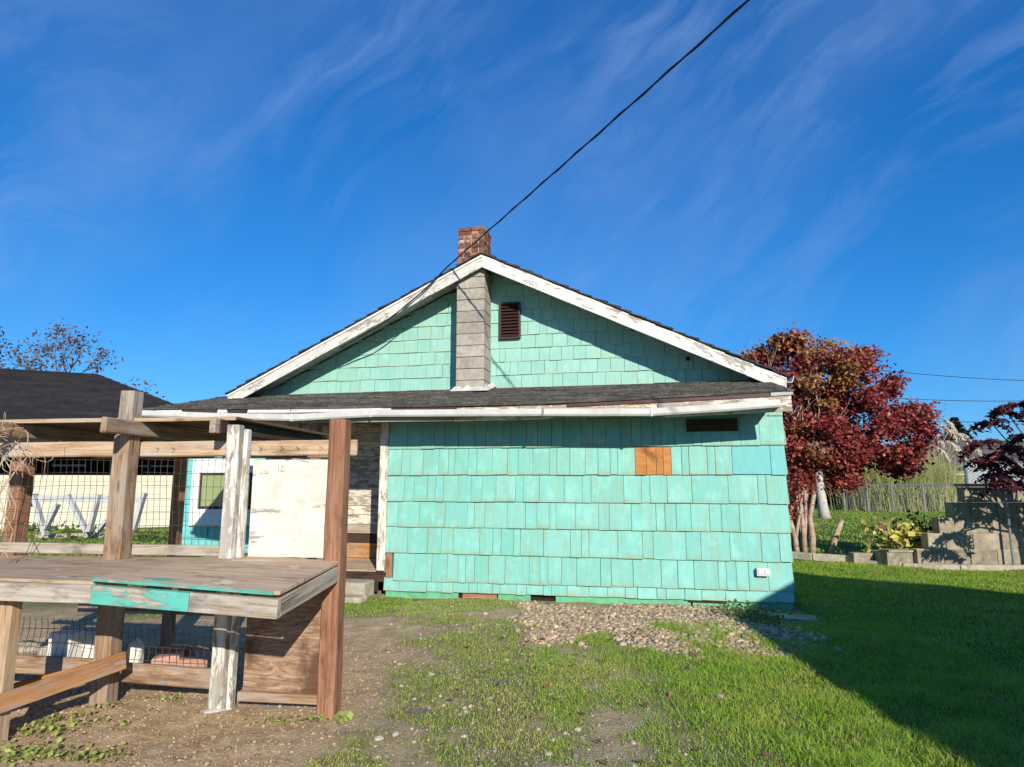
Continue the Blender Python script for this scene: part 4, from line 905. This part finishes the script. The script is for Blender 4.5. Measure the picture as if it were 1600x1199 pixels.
def lattice(p0, p1, z0, z1, sp, wd, name, parent):
    d = (p1-p0); L = d.length; x = d/L; V = []; F4 = []; H = z1-z0; n = int((L+H)/sp)
    for sgn in (1, -1):
        for k in range(n):
            a = k*sp-H if sgn > 0 else k*sp; pts = []
            s0, t0 = (a, 0); s1, t1 = (a+H, H) if sgn > 0 else (a-H, H)
            lo, hi = 0.0, 1.0
            ds = s1-s0
            if ds > 0: lo = max(lo, (0-s0)/ds); hi = min(hi, (L-s0)/ds)
            else: lo = max(lo, (L-s0)/ds); hi = min(hi, (0-s0)/ds)
            if hi-lo < .01: continue
            A = p0+x*(s0+ds*lo)+Vector((0, 0, z0+H*lo)); Bp = p0+x*(s0+ds*hi)+Vector((0, 0, z0+H*hi)); y = Vector((-x.y, x.x, 0))*.003*sgn
            e = ((Bp-A).normalized().cross(y.normalized()))*wd; b = len(V)
            V += [A-e+y, Bp-e+y, Bp+e+y, A+e+y]; F4.append((b, b+1, b+2, b+3))
    return link(name, mesh(name, V, F4, M['galv']), I4, I4, parent)
ff = thing('chain_link_fence', (20, 31, 0), 'low chain link fence in front of the pampas grass', 'fence')
fp = [P(1320, 800, 33), P(1357, 803, 32.4), P(1396, 803, 32), P(1445, 804, 31.6), P(1500, 804, 31.2)]
for k, p in enumerate(fp): MB().tube([(p.x, p.y, -.05), (p.x, p.y, 1.4)], .045, 8).build('fence_post', M['galv'], ff)
for a, b in zip(fp[:-1], fp[1:]): MB().tube([(a.x, a.y, 1.36), (b.x, b.y, 1.36)], .028, 6).build('top_rail', M['galv'], ff)
lattice(Vector((fp[0].x, fp[0].y, 0)), Vector((fp[-1].x, fp[-1].y, 0)), .05, 1.34, .15, .0028, 'chain_mesh', ff)
f2 = thing('tall_chain_link_fence', (11, 15, 0), 'taller chain link fence above the block wall at right', 'fence')
a, b = P(1512, 760, 14.5), P(1700, 760, 14.2)
MB().tube([(a.x, a.y, 0), (a.x, a.y, 2.02)], .04, 8).build('fence_post', M['galv'], f2); MB().tube([(a.x, a.y, 1.98), (b.x, b.y, 1.98)], .022, 6).build('top_rail', M['galv'], f2)
lattice(Vector((a.x, a.y, 0)), Vector((b.x, b.y, 0)), .8, 1.96, .075, .004, 'chain_mesh', f2)

# ------------------------------------------------------------------ sumac reaching in from the right
su = thing('sumac_tree', (9.55, 11.45, 0), 'sumac with drooping crimson leaves at the right edge', 'tree')
tb = MB(); rnd = random.Random(21); tips = []
base = Vector((9.75, 11.5, 0)); tb.tube([base, base+Vector((-.05, 0, .8)), base+Vector((-.15, 0, 1.5))], [.06, .05, .045], 8)
tg = [(1535, 690), (1548, 660), (1570, 640), (1592, 632), (1620, 640), (1535, 720), (1552, 740), (1580, 700), (1575, 755), (1600, 680), (1605, 735), (1560, 712), (1630, 700), (1640, 660)]
VC = []; VN = []; SZ = []
tg = [(*q, 11.55) for q in tg]+[(rnd.uniform(1625, 1760), rnd.uniform(650, 800), rnd.uniform(10.0, 11.0)) for _ in range(16)]
for q in tg:
    e = P(q[0], q[1], q[2]+rnd.uniform(-.25, .3)); s = base+Vector((-.12, 0, rnd.uniform(.9, 1.5))); mid = s.lerp(e, .55)+Vector((0, 0, .12)); tb.tube([s, mid, e], [.022, .016, .009], 6)
    for k in range(8):
        an = rnd.uniform(0, 6.28); rl = rnd.uniform(.28, .42); d_ = Vector((math.cos(an), math.sin(an)*.7, rnd.uniform(-.25, .6))).normalized()
        pts = [e+d_*rl*i/6+Vector((0, 0, -.30*(i/6)**2*rl*2)) for i in range(7)]; tb.tube(pts, .0035, 4, False)
        side = d_.cross(Vector((0, 0, 1))).normalized()
        for i in range(1, 7):
            for sg in (-1, 1):
                c = pts[i]+side*sg*.05+Vector((0, 0, -.035)); VC.append(tuple(c)); VN.append((rnd.gauss(0, .4), -.55+rnd.gauss(0, .4), .5+rnd.gauss(0, .4))); SZ.append(rnd.uniform(.06, .095))
tb.build('trunk', M['bark_grey'], su, B=T(base), smooth=True)
VC = np.array(VC); n = len(VC); f = rng.uniform(size=(n, 1)); col = np.array([.035, .008, .012])*(1-f)+np.array([.13, .018, .026])*f; col = np.where(rng.uniform(size=(n, 1)) < .07, np.array([.45, .05, .06]), col)
leaves('crown', VC, np.array(VN), np.array(SZ), col, M['leaf'], su, T(base), .42)

# ------------------------------------------------------------------ pampas grass, birch, conifer, far houses, hedge
pg = thing('pampas_grass', (20.5, 34, 0), 'huge clump of pampas grass with pale plumes behind the fence', 'grass clump')
c = P(1420, 800, 34.2); N = 15000; an = rng.uniform(0, 6.28, N); lean = rng.uniform(.05, 1.0, N)**.8; L = rng.uniform(2.0, 3.7, N); b0 = np.stack([c.x-.2+rng.normal(size=N)*1.05, c.y+rng.normal(size=N)*.6, np.zeros(N)], 1)
V = []; n = 5; wv = rng.uniform(.008, .018, N); dirv = np.stack([np.cos(an), np.sin(an)*.7, np.zeros(N)], 1); sd_ = np.stack([np.ones(N), np.zeros(N), np.zeros(N)], 1)
for i in range(n):
    t = i/(n-1); p = b0+dirv*(lean*1.45*t**1.6)[:, None]+np.stack([np.zeros(N), np.zeros(N), L*(t-.42*lean*t**2.6)], 1); w = (wv*(1-.85*t))[:, None]; V += [p-sd_*w, p+sd_*w]
V = np.stack(V, 1).reshape(-1, 3); k = np.arange(N)[:, None]*2*n
Fq = np.concatenate([k+np.array([[2*i, 2*i+1, 2*i+3, 2*i+2]]) for i in range(n-1)], 0)
col = np.where(rng.uniform(size=(N, 1)) < .45, np.array([.50, .44, .19]), np.array([.28, .33, .10]))*rng.uniform(.6, 1.2, (N, 1))
link('blades', mesh_np('blades', V-np.array([20.5, 34, 0]), Fq, M['blade'], np.repeat(col, 2*n, 0)), T((20.5, 34, 0)), I4, pg)
for (bx, tx, ty) in (((1440, 1468, 665)), ((1450, 1483, 672)), ((1445, 1478, 690)), ((1460, 1500, 678)), ((1455, 1512, 692)), ((1440, 1455, 680)), ((1460, 1490, 703)), ((1465, 1535, 728)), ((1445, 1462, 700)), ((1470, 1520, 715)), ((1450, 1472, 655))):
    s = P(bx, 770, 34); e = P(tx, ty, 33.6); side = Vector((1, 0, -.35)).normalized()
    stl = [s, s.lerp(e, .5)+Vector((-.1, 0, .3)), e]; o = MB().tube(stl, [.02, .018, .014], 5).build('plume_stem', M['post_warm'], pg)
    n = 150; t = rng.uniform(0, 1, n); Lp = rng.uniform(.55, .95)
    pb = np.array([tuple(e+side*(Lp*q)+Vector((0, 0, .25*q-.75*q*q))) for q in t])+rng.normal(size=(n, 3))*np.array([.02, .05, .02]); ln_ = (.10+.20*np.sin(np.clip(t*1.15, 0, 1)*3.0))[:, None]
    dn = np.array([.30, 0, -.9])+rng.normal(size=(n, 3))*np.array([.25, .2, .12]); pm_ = pb+dn*ln_*.5+np.array([.05, 0, .03]); pt = pb+dn*ln_; wv_ = np.array([.022, 0, .008])
    Vv = np.stack([pb-wv_*.6, pb+wv_*.6, pm_-wv_, pm_+wv_, pt], 1).reshape(-1, 3); k = np.arange(n)[:, None]*5
    Fa = np.concatenate([k+np.array([[0, 1, 3]]), k+np.array([[0, 3, 2]]), k+np.array([[2, 3, 4]])], 0)
    link('plume', mesh_np('plume', Vv-np.array(e), Fa, M['leaf'], np.repeat(np.array([.62, .54, .40])*rng.uniform(.8, 1.15, (n, 1)), 5, 0)), T(e), I4, pg)
bt = thing('birch_tree', (P(1288, 795, 27).x, 27, 0), 'pale barked trunk standing on the lawn behind the maple', 'tree')
q = bt.location; MB().tube([(q.x, 27, -.05), (q.x-.05, 27, .5), (q.x-.15, 27, 1.6), (q.x-.1, 27, 3.4)], [.26, .19, .17, .14], 10).build('trunk', M['birch'], bt, smooth=True)
n = 1500; pc = np.array([q.x-.1, 27, 4.0])+rng.normal(size=(n, 3))*np.array([.7, .7, .45]); leaves('crown', pc, rng.normal(size=(n, 3))+np.array([0, -.5, .6]), rng.uniform(.06, .1, n), np.array([.14, .03, .025])*rng.uniform(.5, 1.4, (n, 1)), M['leaf'], bt, T(q))
cf_ = thing('conifer_tree', (P(1502, 760, 70).x, 70, 0), 'dark conifer standing beyond the far roofs', 'tree')
q = cf_.location; MB().tube([(q.x, 70, 0), (q.x, 70, 8.2)], [.3, .03], 8).build('trunk', M['bark_grey'], cf_)
PCn = []; 
for k in range(46):
    z = 1.5+k*.148; rr = (8.5-z)*.52+.1
    for j in range(11):
        an = rng.uniform(0, 6.28)
        for t in np.linspace(.15, 1, 9): PCn.append((q.x+math.cos(an)*rr*t, 70+math.sin(an)*rr*t, z+.35*t*rr*.5-.3*t*t*rr*.3+rng.normal()*.05))
PCn = np.array(PCn); n = len(PCn); leaves('crown', PCn, rng.normal(size=(n, 3))+np.array([0, 0, 1]), rng.uniform(.12, .22, n), np.array([.018, .036, .022])*rng.uniform(.5, 1.6, (n, 1)), M['leaf'], cf_, T(q), .5)
def farhouse(name, px0, px1, d, ze, zr, wall, roof, label):
    a, b = P(px0, 760, d).x, P(px1, 760, d).x; h = thing(name, ((a+b)/2, d, 0), label, 'house')
    MB().box((a, d, -.1), (b, d+8, ze)).build('wall', M[wall], h, B=T((a, d, 0)))
    m = MB(); m.v = [(a-.5, d-.5, ze-.1), (b+.5, d-.5, ze-.1), (b+.5, d+8.5, ze-.1), (a-.5, d+8.5, ze-.1), (a-.5, d+4, zr), (b+.5, d+4, zr)]; m.f = [(0, 1, 5, 4), (1, 2, 5), (2, 3, 4, 5), (3, 0, 4), (0, 3, 2, 1)]
    m.build('roof', M[roof], h, B=T((a, d, ze)))
    for f in (.06, .35, .62):
        x = a+(b-a)*f; w_ = MB().box((x, d-.06, 1.0), (x+1.1, d-.005, 2.0)).build('window', M['whitepaint'], h); MB().box((x+.08, d-.075, 1.08), (x+1.02, d-.061, 1.92)).build('pane', M['darkglass'], w_)
    return h
M['roof_grey'] = stone('far_roof', ((.06, .055, .05), (.10, .09, .08), (.14, .13, .115)), 4)
farhouse('far_house', 1476, 1720, 46, 2.5, 4.6, 'bluegrey', 'roof_grey', 'blue grey house with grey roof behind the taller fence')
farhouse('far_garage', 1305, 1345, 52, 2.3, 2.7, 'whitepaint', 'roof_grey', 'low white building glimpsed under the maple crown')
for k, (px, d, rx, h_, lab) in enumerate(((1298, 44, 2.2, 1.9, 'round green hedge under the maple crown'), (1345, 40, 1.6, 1.6, 'dark hedge at the left end of the low fence'), (1250, 46, 2.6, 2.6, 'tall hedge behind the maple stems'), (1395, 60, 5, 3.0, 'broad far hedge behind the pampas grass'), (1560, 75, 9, 3.2, 'long low far trees behind the blue grey house'))):
    x = P(px, 760, d).x; t_ = thing('hedge', (x, d, 0), lab, 'hedge', 'far hedges'); n = 2600
    u_ = rng.normal(size=(n, 3)); u_ /= np.linalg.norm(u_, axis=1, keepdims=True); pc = np.array([x, d, h_*.5])+u_*np.array([rx, 1.2, h_*.55])*rng.uniform(.8, 1.05, (n, 1)); pc[:, 2] = np.abs(pc[:, 2])
    leaves('foliage', pc, u_+rng.normal(size=(n, 3))*.5, rng.uniform(.10, .2, n), np.array([.05, .075, .02])*rng.uniform(.4, 1.5, (n, 1)), M['leaf'], t_, T((x, d, 0)))

# ------------------------------------------------------------------ garage behind the viewer whose shade lies on the lawn
ga = thing('garage', (7.6, -3.5, 0), 'garage just outside the view, its shade lying on the right lawn', 'garage')
gx0, gx1, gy0, gy1, ge, gr_ = 4.10, 11.2, -9.0, 2.25, 2.35, 4.15
MB().box((gx0+.3, gy0, -.1), (gx1-.3, gy1-.3, ge)).build('wall', M['garage'], ga, B=T((gx0, gy0, 0)))
xm = (gx0+gx1)/2; m = MB(); m.prism([(gx0, ge-.05), (xm, gr_), (gx1, ge-.05), (gx1, ge+.07), (xm, gr_+.13), (gx0, ge+.07)], gy0-.3, gy1); m.build('roof', M['roof'], ga, B=T((gx0, gy0, ge)))
MB().prism([(gx0+.3, ge), (gx1-.3, ge), (xm, gr_-.05)], gy1-.42, gy1-.3).build('gable', M['garage'], ga)

# ------------------------------------------------------------------ grass, gravel, pebbles, weeds
def scatter(x0, x1, y0, y1, dens, fn):
    n = int((x1-x0)*(y1-y0)*dens); x = rng.uniform(x0, x1, n); y = rng.uniform(y0, y1, n); k = rng.uniform(size=n) < fn(x, y); return x[k], y[k]
def grassfn(x, y): return fields(x, y)[0]
def blades(x, y, h, w, lean, col):
    N = len(x); z = hz(x, y); an = rng.uniform(0, 6.28, N); ln = lean*rng.uniform(.2, 1.3, N); d = np.stack([np.cos(an), np.sin(an), np.zeros(N)], 1); ws = rng.uniform(0, 6.28, N); s = np.stack([np.cos(ws), np.sin(ws), np.zeros(N)], 1)
    b = np.stack([x, y, z-.005], 1); up = np.array([0, 0, 1.0]); h = h[:, None]; w = w[:, None]; ln = ln[:, None]
    m = b+up*h*.55+d*ln*h*.35; t = b+up*h*(1-.25*ln)+d*ln*h
    V = np.stack([b-s*w, b+s*w, m-s*w*.75, m+s*w*.75, t], 1).reshape(-1, 3); k = np.arange(N)[:, None]*5
    Fa = np.concatenate([k+np.array([[0, 1, 3]]), k+np.array([[0, 3, 2]]), k+np.array([[2, 3, 4]])], 0)
    return V, Fa, np.repeat(col, 5, 0)
def gcol(x, y, n):
    a = fbm(x, y, 1.4, 41)[:, None]; f = rng.uniform(size=(n, 1)); g = np.array([.15, .32, .02])*(1-f)+np.array([.41, .60, .06])*f
    ye = np.array([.60, .54, .13]); k = np.clip((a-.5)*3.2, 0, 1)*rng.uniform(.2, 1, (n, 1)); g = g*(1-k)+ye*k
    dry = rng.uniform(size=(n, 1)) < .10; return np.where(dry, np.array([.52, .44, .22]), g)*rng.uniform(.75, 1.2, (n, 1))
def grass_object(name, parts, label):
    V = []; Fa = []; Cc = []; o = 0
    for v, f, c in parts: V.append(v); Fa.append(f+o); Cc.append(c); o += len(v)
    return tag(link(name, mesh_np(name, np.concatenate(V), np.concatenate(Fa), M['blade'], np.concatenate(Cc))), label, 'grass', None, 'stuff')
parts = []
x, y = scatter(.2, 4.2, 2.9, 7.6, 9000, lambda x, y: grassfn(x, y)*(np.abs(x) < .85*y+.3)); n = len(x); tall = .5+1.9*fbm(x, y, 2.6, 51)**2*sst(x, .6, 2.0)
parts.append(blades(x, y, rng.uniform(.03, .075, n)*tall, rng.uniform(.0014, .0026, n), 1.0, gcol(x, y, n)))
x, y = scatter(4.2, 10.5, 4.8, 13, 2600, lambda x, y: grassfn(x, y)*(np.abs(x) < .85*y+.3)); n = len(x); parts.append(blades(x, y, rng.uniform(.03, .06, n), rng.uniform(.002, .0035, n), 1.0, gcol(x, y, n)))
x, y = scatter(2.0, 4.3, 7.0, 13, 3000, lambda x, y: grassfn(x, y)); n = len(x); parts.append(blades(x, y, rng.uniform(.03, .06, n), rng.uniform(.002, .0035, n), 1.0, gcol(x, y, n)))
x, y = scatter(6, 30, 13, 40, 110, lambda x, y: grassfn(x, y)); n = len(x); parts.append(blades(x, y, rng.uniform(.04, .08, n), rng.uniform(.006, .012, n), 1.0, gcol(x, y, n)))
grass_object('lawn_grass', parts, 'thick green lawn grass on the right, half in shade')
parts = []
x, y = scatter(-4.5, -1.4, 6.0, 9.8, 3500, lambda x, y: grassfn(x, y)); n = len(x); parts.append(blades(x, y, rng.uniform(.02, .045, n), rng.uniform(.002, .003, n), 1.2, gcol(x, y, n)))
x, y = scatter(-1.4, 1.0, 2.9, 9.2, 8500, lambda x, y: grassfn(x, y)); n = len(x); c = gcol(x, y, n); dry = rng.uniform(size=(n, 1)) < .22; c = np.where(dry, np.array([.55, .46, .25]), c*np.array([1.2, 1.08, 1.2]))
parts.append(blades(x, y, rng.uniform(.015, .042, n), rng.uniform(.0014, .0026, n), 1.2, c))
x, y = scatter(-1.2, 1.4, 2.9, 8.6, 1500, lambda x, y: .7+0*x); n = len(x); c = np.array([.52, .43, .25])*rng.uniform(.4, 1.2, (n, 1)); parts.append(blades(x, y, rng.uniform(.008, .022, n), rng.uniform(.0014, .0025, n), 2.2, c))
grass_object('yard_grass', parts, 'thin patchy grass and straw on the gravelly yard')
parts = []
x, y = scatter(-15, -3, 9, 21, 300, lambda x, y: grassfn(x, y)); n = len(x); parts.append(blades(x, y, rng.uniform(.04, .08, n), rng.uniform(.004, .008, n), 1.0, gcol(x, y, n)))
grass_object('back_lawn_grass', parts, 'green lawn grass behind the pen, seen through the mesh')
import bmesh as _bm
def ico():
    b = _bm.new(); _bm.ops.create_icosphere(b, subdivisions=1, radius=1); v = np.array([tuple(q.co) for q in b.verts]); b.verts.index_update(); f = np.array([[q.index for q in p.verts] for p in b.faces]); b.free(); return v, f
IV, IF = ico()
def stones(x, y, s, col, sink=.3):
    N = len(x); sh = rng.uniform(.7, 1.25, (N, 1, 3))*np.array([1, 1, .7]); an = rng.uniform(0, 6.28, N); V = IV[None]*sh*(1+rng.normal(size=(N, len(IV), 1))*.09)*s[:, None, None]
    ca, sa = np.cos(an)[:, None], np.sin(an)[:, None]; V = np.stack([V[..., 0]*ca-V[..., 1]*sa, V[..., 0]*sa+V[..., 1]*ca, V[..., 2]], -1)
    V = V+np.stack([x, y, hz(x, y)+s*(.7-sink)*.6], 1)[:, None, :]; k = (np.arange(N)*len(IV))[:, None, None]
    return V.reshape(-1, 3), (IF[None]+k).reshape(-1, 3), np.repeat(col, len(IV), 0)
def pcol(n):
    pal = np.array([(.36, .285, .205), (.46, .37, .27), (.28, .22, .165), (.52, .44, .33), (.35, .28, .20), (.23, .20, .165), (.42, .35, .27)]); return pal[rng.integers(0, len(pal), n)]*rng.uniform(.75, 1.25, (n, 1))
x, y = scatter(-.8, 4.2, 5.5, 9.8, 1500, lambda x, y: fields(x, y)[1]); n = len(x)
v, f, c = stones(x, y, np.clip(rng.lognormal(-4.0, .38, n), .008, .036), pcol(n)*np.array([.98, .90, .78])); tag(link('gravel', mesh_np('gravel', v, f, M['pebble'], c)), 'bank of round gravel along the teal wall', 'gravel', None, 'stuff')
x, y = scatter(-1.5, 1.7, 2.9, 9.0, 330, lambda x, y: (1-fields(x, y)[2]*.85)*(.15+fbm(x, y, 1.7, 77))*(1-sst(x, .6, 1.5))); n = len(x); s = np.clip(rng.lognormal(-4.95, .5, n), .004, .022)
v, f, c = stones(x, y, s, pcol(n)*.85, .45); tag(link('yard_pebbles', mesh_np('yard_pebbles', v, f, M['pebble'], c)), 'scattered small pebbles in the patchy yard', 'pebbles', None, 'stuff')
x, y = scatter(-4.2, -.9, 2.9, 6.6, 1300, lambda x, y: fields(x, y)[2]); n = len(x); s = np.clip(rng.lognormal(-5.25, .55, n), .002, .018)
v, f, c = stones(x, y, s, np.array([.38, .27, .16])*rng.uniform(.5, 1.2, (n, 1)), .5); tag(link('soil_clods', mesh_np('soil_clods', v, f, M['pebble'], c)), 'crumbly brown soil clods around the pen', 'soil', None, 'stuff')
M['palestone'] = stone('pale_stone', ((.34, .28, .205), (.48, .41, .31), (.58, .51, .40)), 30, .85, .4, .004, .4)
STL = ['pale stone lying just right of the right pen post', 'smaller of two touching pale stones in mid yard', 'larger of two touching pale stones in mid yard', 'pale stone alone on thin grass right of the yard centre', 'pale stone nearest the edge of the thick lawn', 'left one of the two pale stones at the bottom, right of the pen',
       'right one of the two pale stones at the bottom, right of the pen', 'pale stone above the long plastic scrap', 'pale stone on the bare patch below the green wall skirt', 'small pale stone just right of the long plastic scrap', 'pale stone closest to the bottom edge of the yard', 'large pale stone sitting in the thick green lawn']
sm_ = [rock_mesh('stone', 1, .75, .5, M['palestone'], 40+k, 2) for k in range(5)]
for k, (px, py, s) in enumerate(((624, 1040, .028), (726, 1106, .022), (728, 1112, .026), (902, 1137, .03), (989, 1155, .028), (592, 1162, .03), (618, 1155, .034), (674, 1055, .030), (758, 959, .04), (688, 1091, .022), (857, 1180, .026), (1125, 1090, .04))):
    q = G(px, py); o = link('stone', sm_[k % 5], T((q.x, q.y, hz1(q)+s*.2)) @ Matrix.Rotation(k*1.3, 4, 'Z') @ Matrix.Scale(s, 4)); tag(o, STL[k], 'stone', 'loose pale stones')
q = G(1240, 966); o = bevel(MB().box((-.2, -.15, -.04), (.2, .15, .03)).build('paving_slab', M['block_grey'], None), .01); o.matrix_basis = T((q.x+.05, q.y, hz1(q)+.015)) @ Matrix.Rotation(-.35, 4, 'Z'); tag(o, 'flat grey slab lying at the right house corner', 'slab')
for px, py, lab, rz in ((778, 1066, 'dark scrap of plastic sheet in the middle of the yard', .2), (652, 1116, 'longer dark plastic scrap lying near the pen', .1)):
    q = G(px, py); w_, h_ = 8, 3; V = [(-.09+.18*i/w_+random.uniform(-.008, .008), -.028+.056*j/h_+random.uniform(-.015, .015), random.uniform(0, .018)) for j in range(h_+1) for i in range(w_+1)]; Fc = [(j*(w_+1)+i, j*(w_+1)+i+1, (j+1)*(w_+1)+i+1, (j+1)*(w_+1)+i) for j in range(h_) for i in range(w_)]
    o = link('plastic_scrap', mesh('plastic_scrap', V, Fc, plain('dark_plastic', (.13, .125, .105), .7)), T((q.x, q.y, hz1(q)+.004)) @ Matrix.Rotation(rz, 4, 'Z')); m_ = o.modifiers.new('thick', 'SOLIDIFY'); m_.thickness = .004; tag(o, lab, 'scrap', 'plastic scraps')
def weed(px, py, n, rx, ry, sz, lab, col=(.30, .35, .09), hh=.035):
    q = G(px, py); o = thing('weed', (q.x, q.y, hz1(q)), lab, 'weed', 'weeds'); pc = np.stack([q.x+rng.normal(size=n)*rx, q.y+rng.normal(size=n)*ry, np.zeros(n)], 1); pc[:, 2] = hz(pc[:, 0], pc[:, 1])+rng.uniform(.006, hh, n)
    leaves('foliage', pc, rng.normal(size=(n, 3))*.5+np.array([0, -.2, 1]), rng.uniform(.5, 1, n)*sz, np.array(col)*rng.uniform(.6, 1.35, (n, 1)), M['leaf'], o, T((q.x, q.y, hz1(q))), .75)
for a in ((75, 1140, 150, .16, .13, .022, 'patch of small leaved weeds left of the bare soil'), (45, 1185, 130, .14, .07, .026, 'weed patch in the bottom left corner'), (150, 1186, 80, .10, .06, .02, 'small weed patch right of the bottom left corner'),
          (200, 1138, 10, .04, .02, .02, 'tiny seedling alone in the bare soil'), (462, 1133, 60, .16, .03, .022, 'creeping weed trailing left of the right pen post'), (536, 1128, 12, .02, .03, .04, 'upright leafy weed at the foot of the right pen post'), (165, 1110, 22, .05, .03, .018, 'weed at the foot of the tall pen post'), (265, 1095, 20, .08, .03, .018, 'weed sprigs in the soil left of the white post')):
    weed(*a)
weed(1165, 962, 260, .18, .16, .03, 'shaded leafy weeds at the right house corner', (.09, .17, .04), .16)
weed(1195, 975, 120, .12, .10, .03, 'low shaded weeds beside the grey slab', (.08, .15, .04), .09)
for (px, d, lab) in ((60, 20.3, 'low green weeds along the cream wall at left'), (225, 17.2, 'green weeds right of the white barrier')):
    x = P(px, 830, d).x; o = thing('weed_bank', (x, d, 0), lab, 'weeds', 'weed banks'); n = 170; pc = np.stack([x+rng.normal(size=n)*1.3, d+rng.normal(size=n)*.25, np.abs(rng.normal(size=n))*.09+.02], 1)
    leaves('foliage', pc, rng.normal(size=(n, 3))+np.array([0, -.4, .8]), rng.uniform(.05, .1, n), np.array([.08, .14, .035])*rng.uniform(.5, 1.5, (n, 1)), M['leaf'], o, T((x, d, 0)))

n = 260; x = np.concatenate([rng.uniform(-.8, 3.6, 130), rng.uniform(5.2, 10, 130)]); y = np.concatenate([rng.uniform(3.6, 7.8, 130), rng.uniform(11.5, 17, 130)])
fo = leaves('fallen_leaves', np.stack([x, y, hz(x, y)+.025], 1), rng.normal(size=(n, 3))*.3+np.array([0, 0, 1]), rng.uniform(.015, .035, n), np.array([.24, .10, .05])*rng.uniform(.5, 1.5, (n, 1)), M['leaf'])
tag(fo, 'small brown fallen leaves dotted over the grass', 'leaves', None, 'stuff')
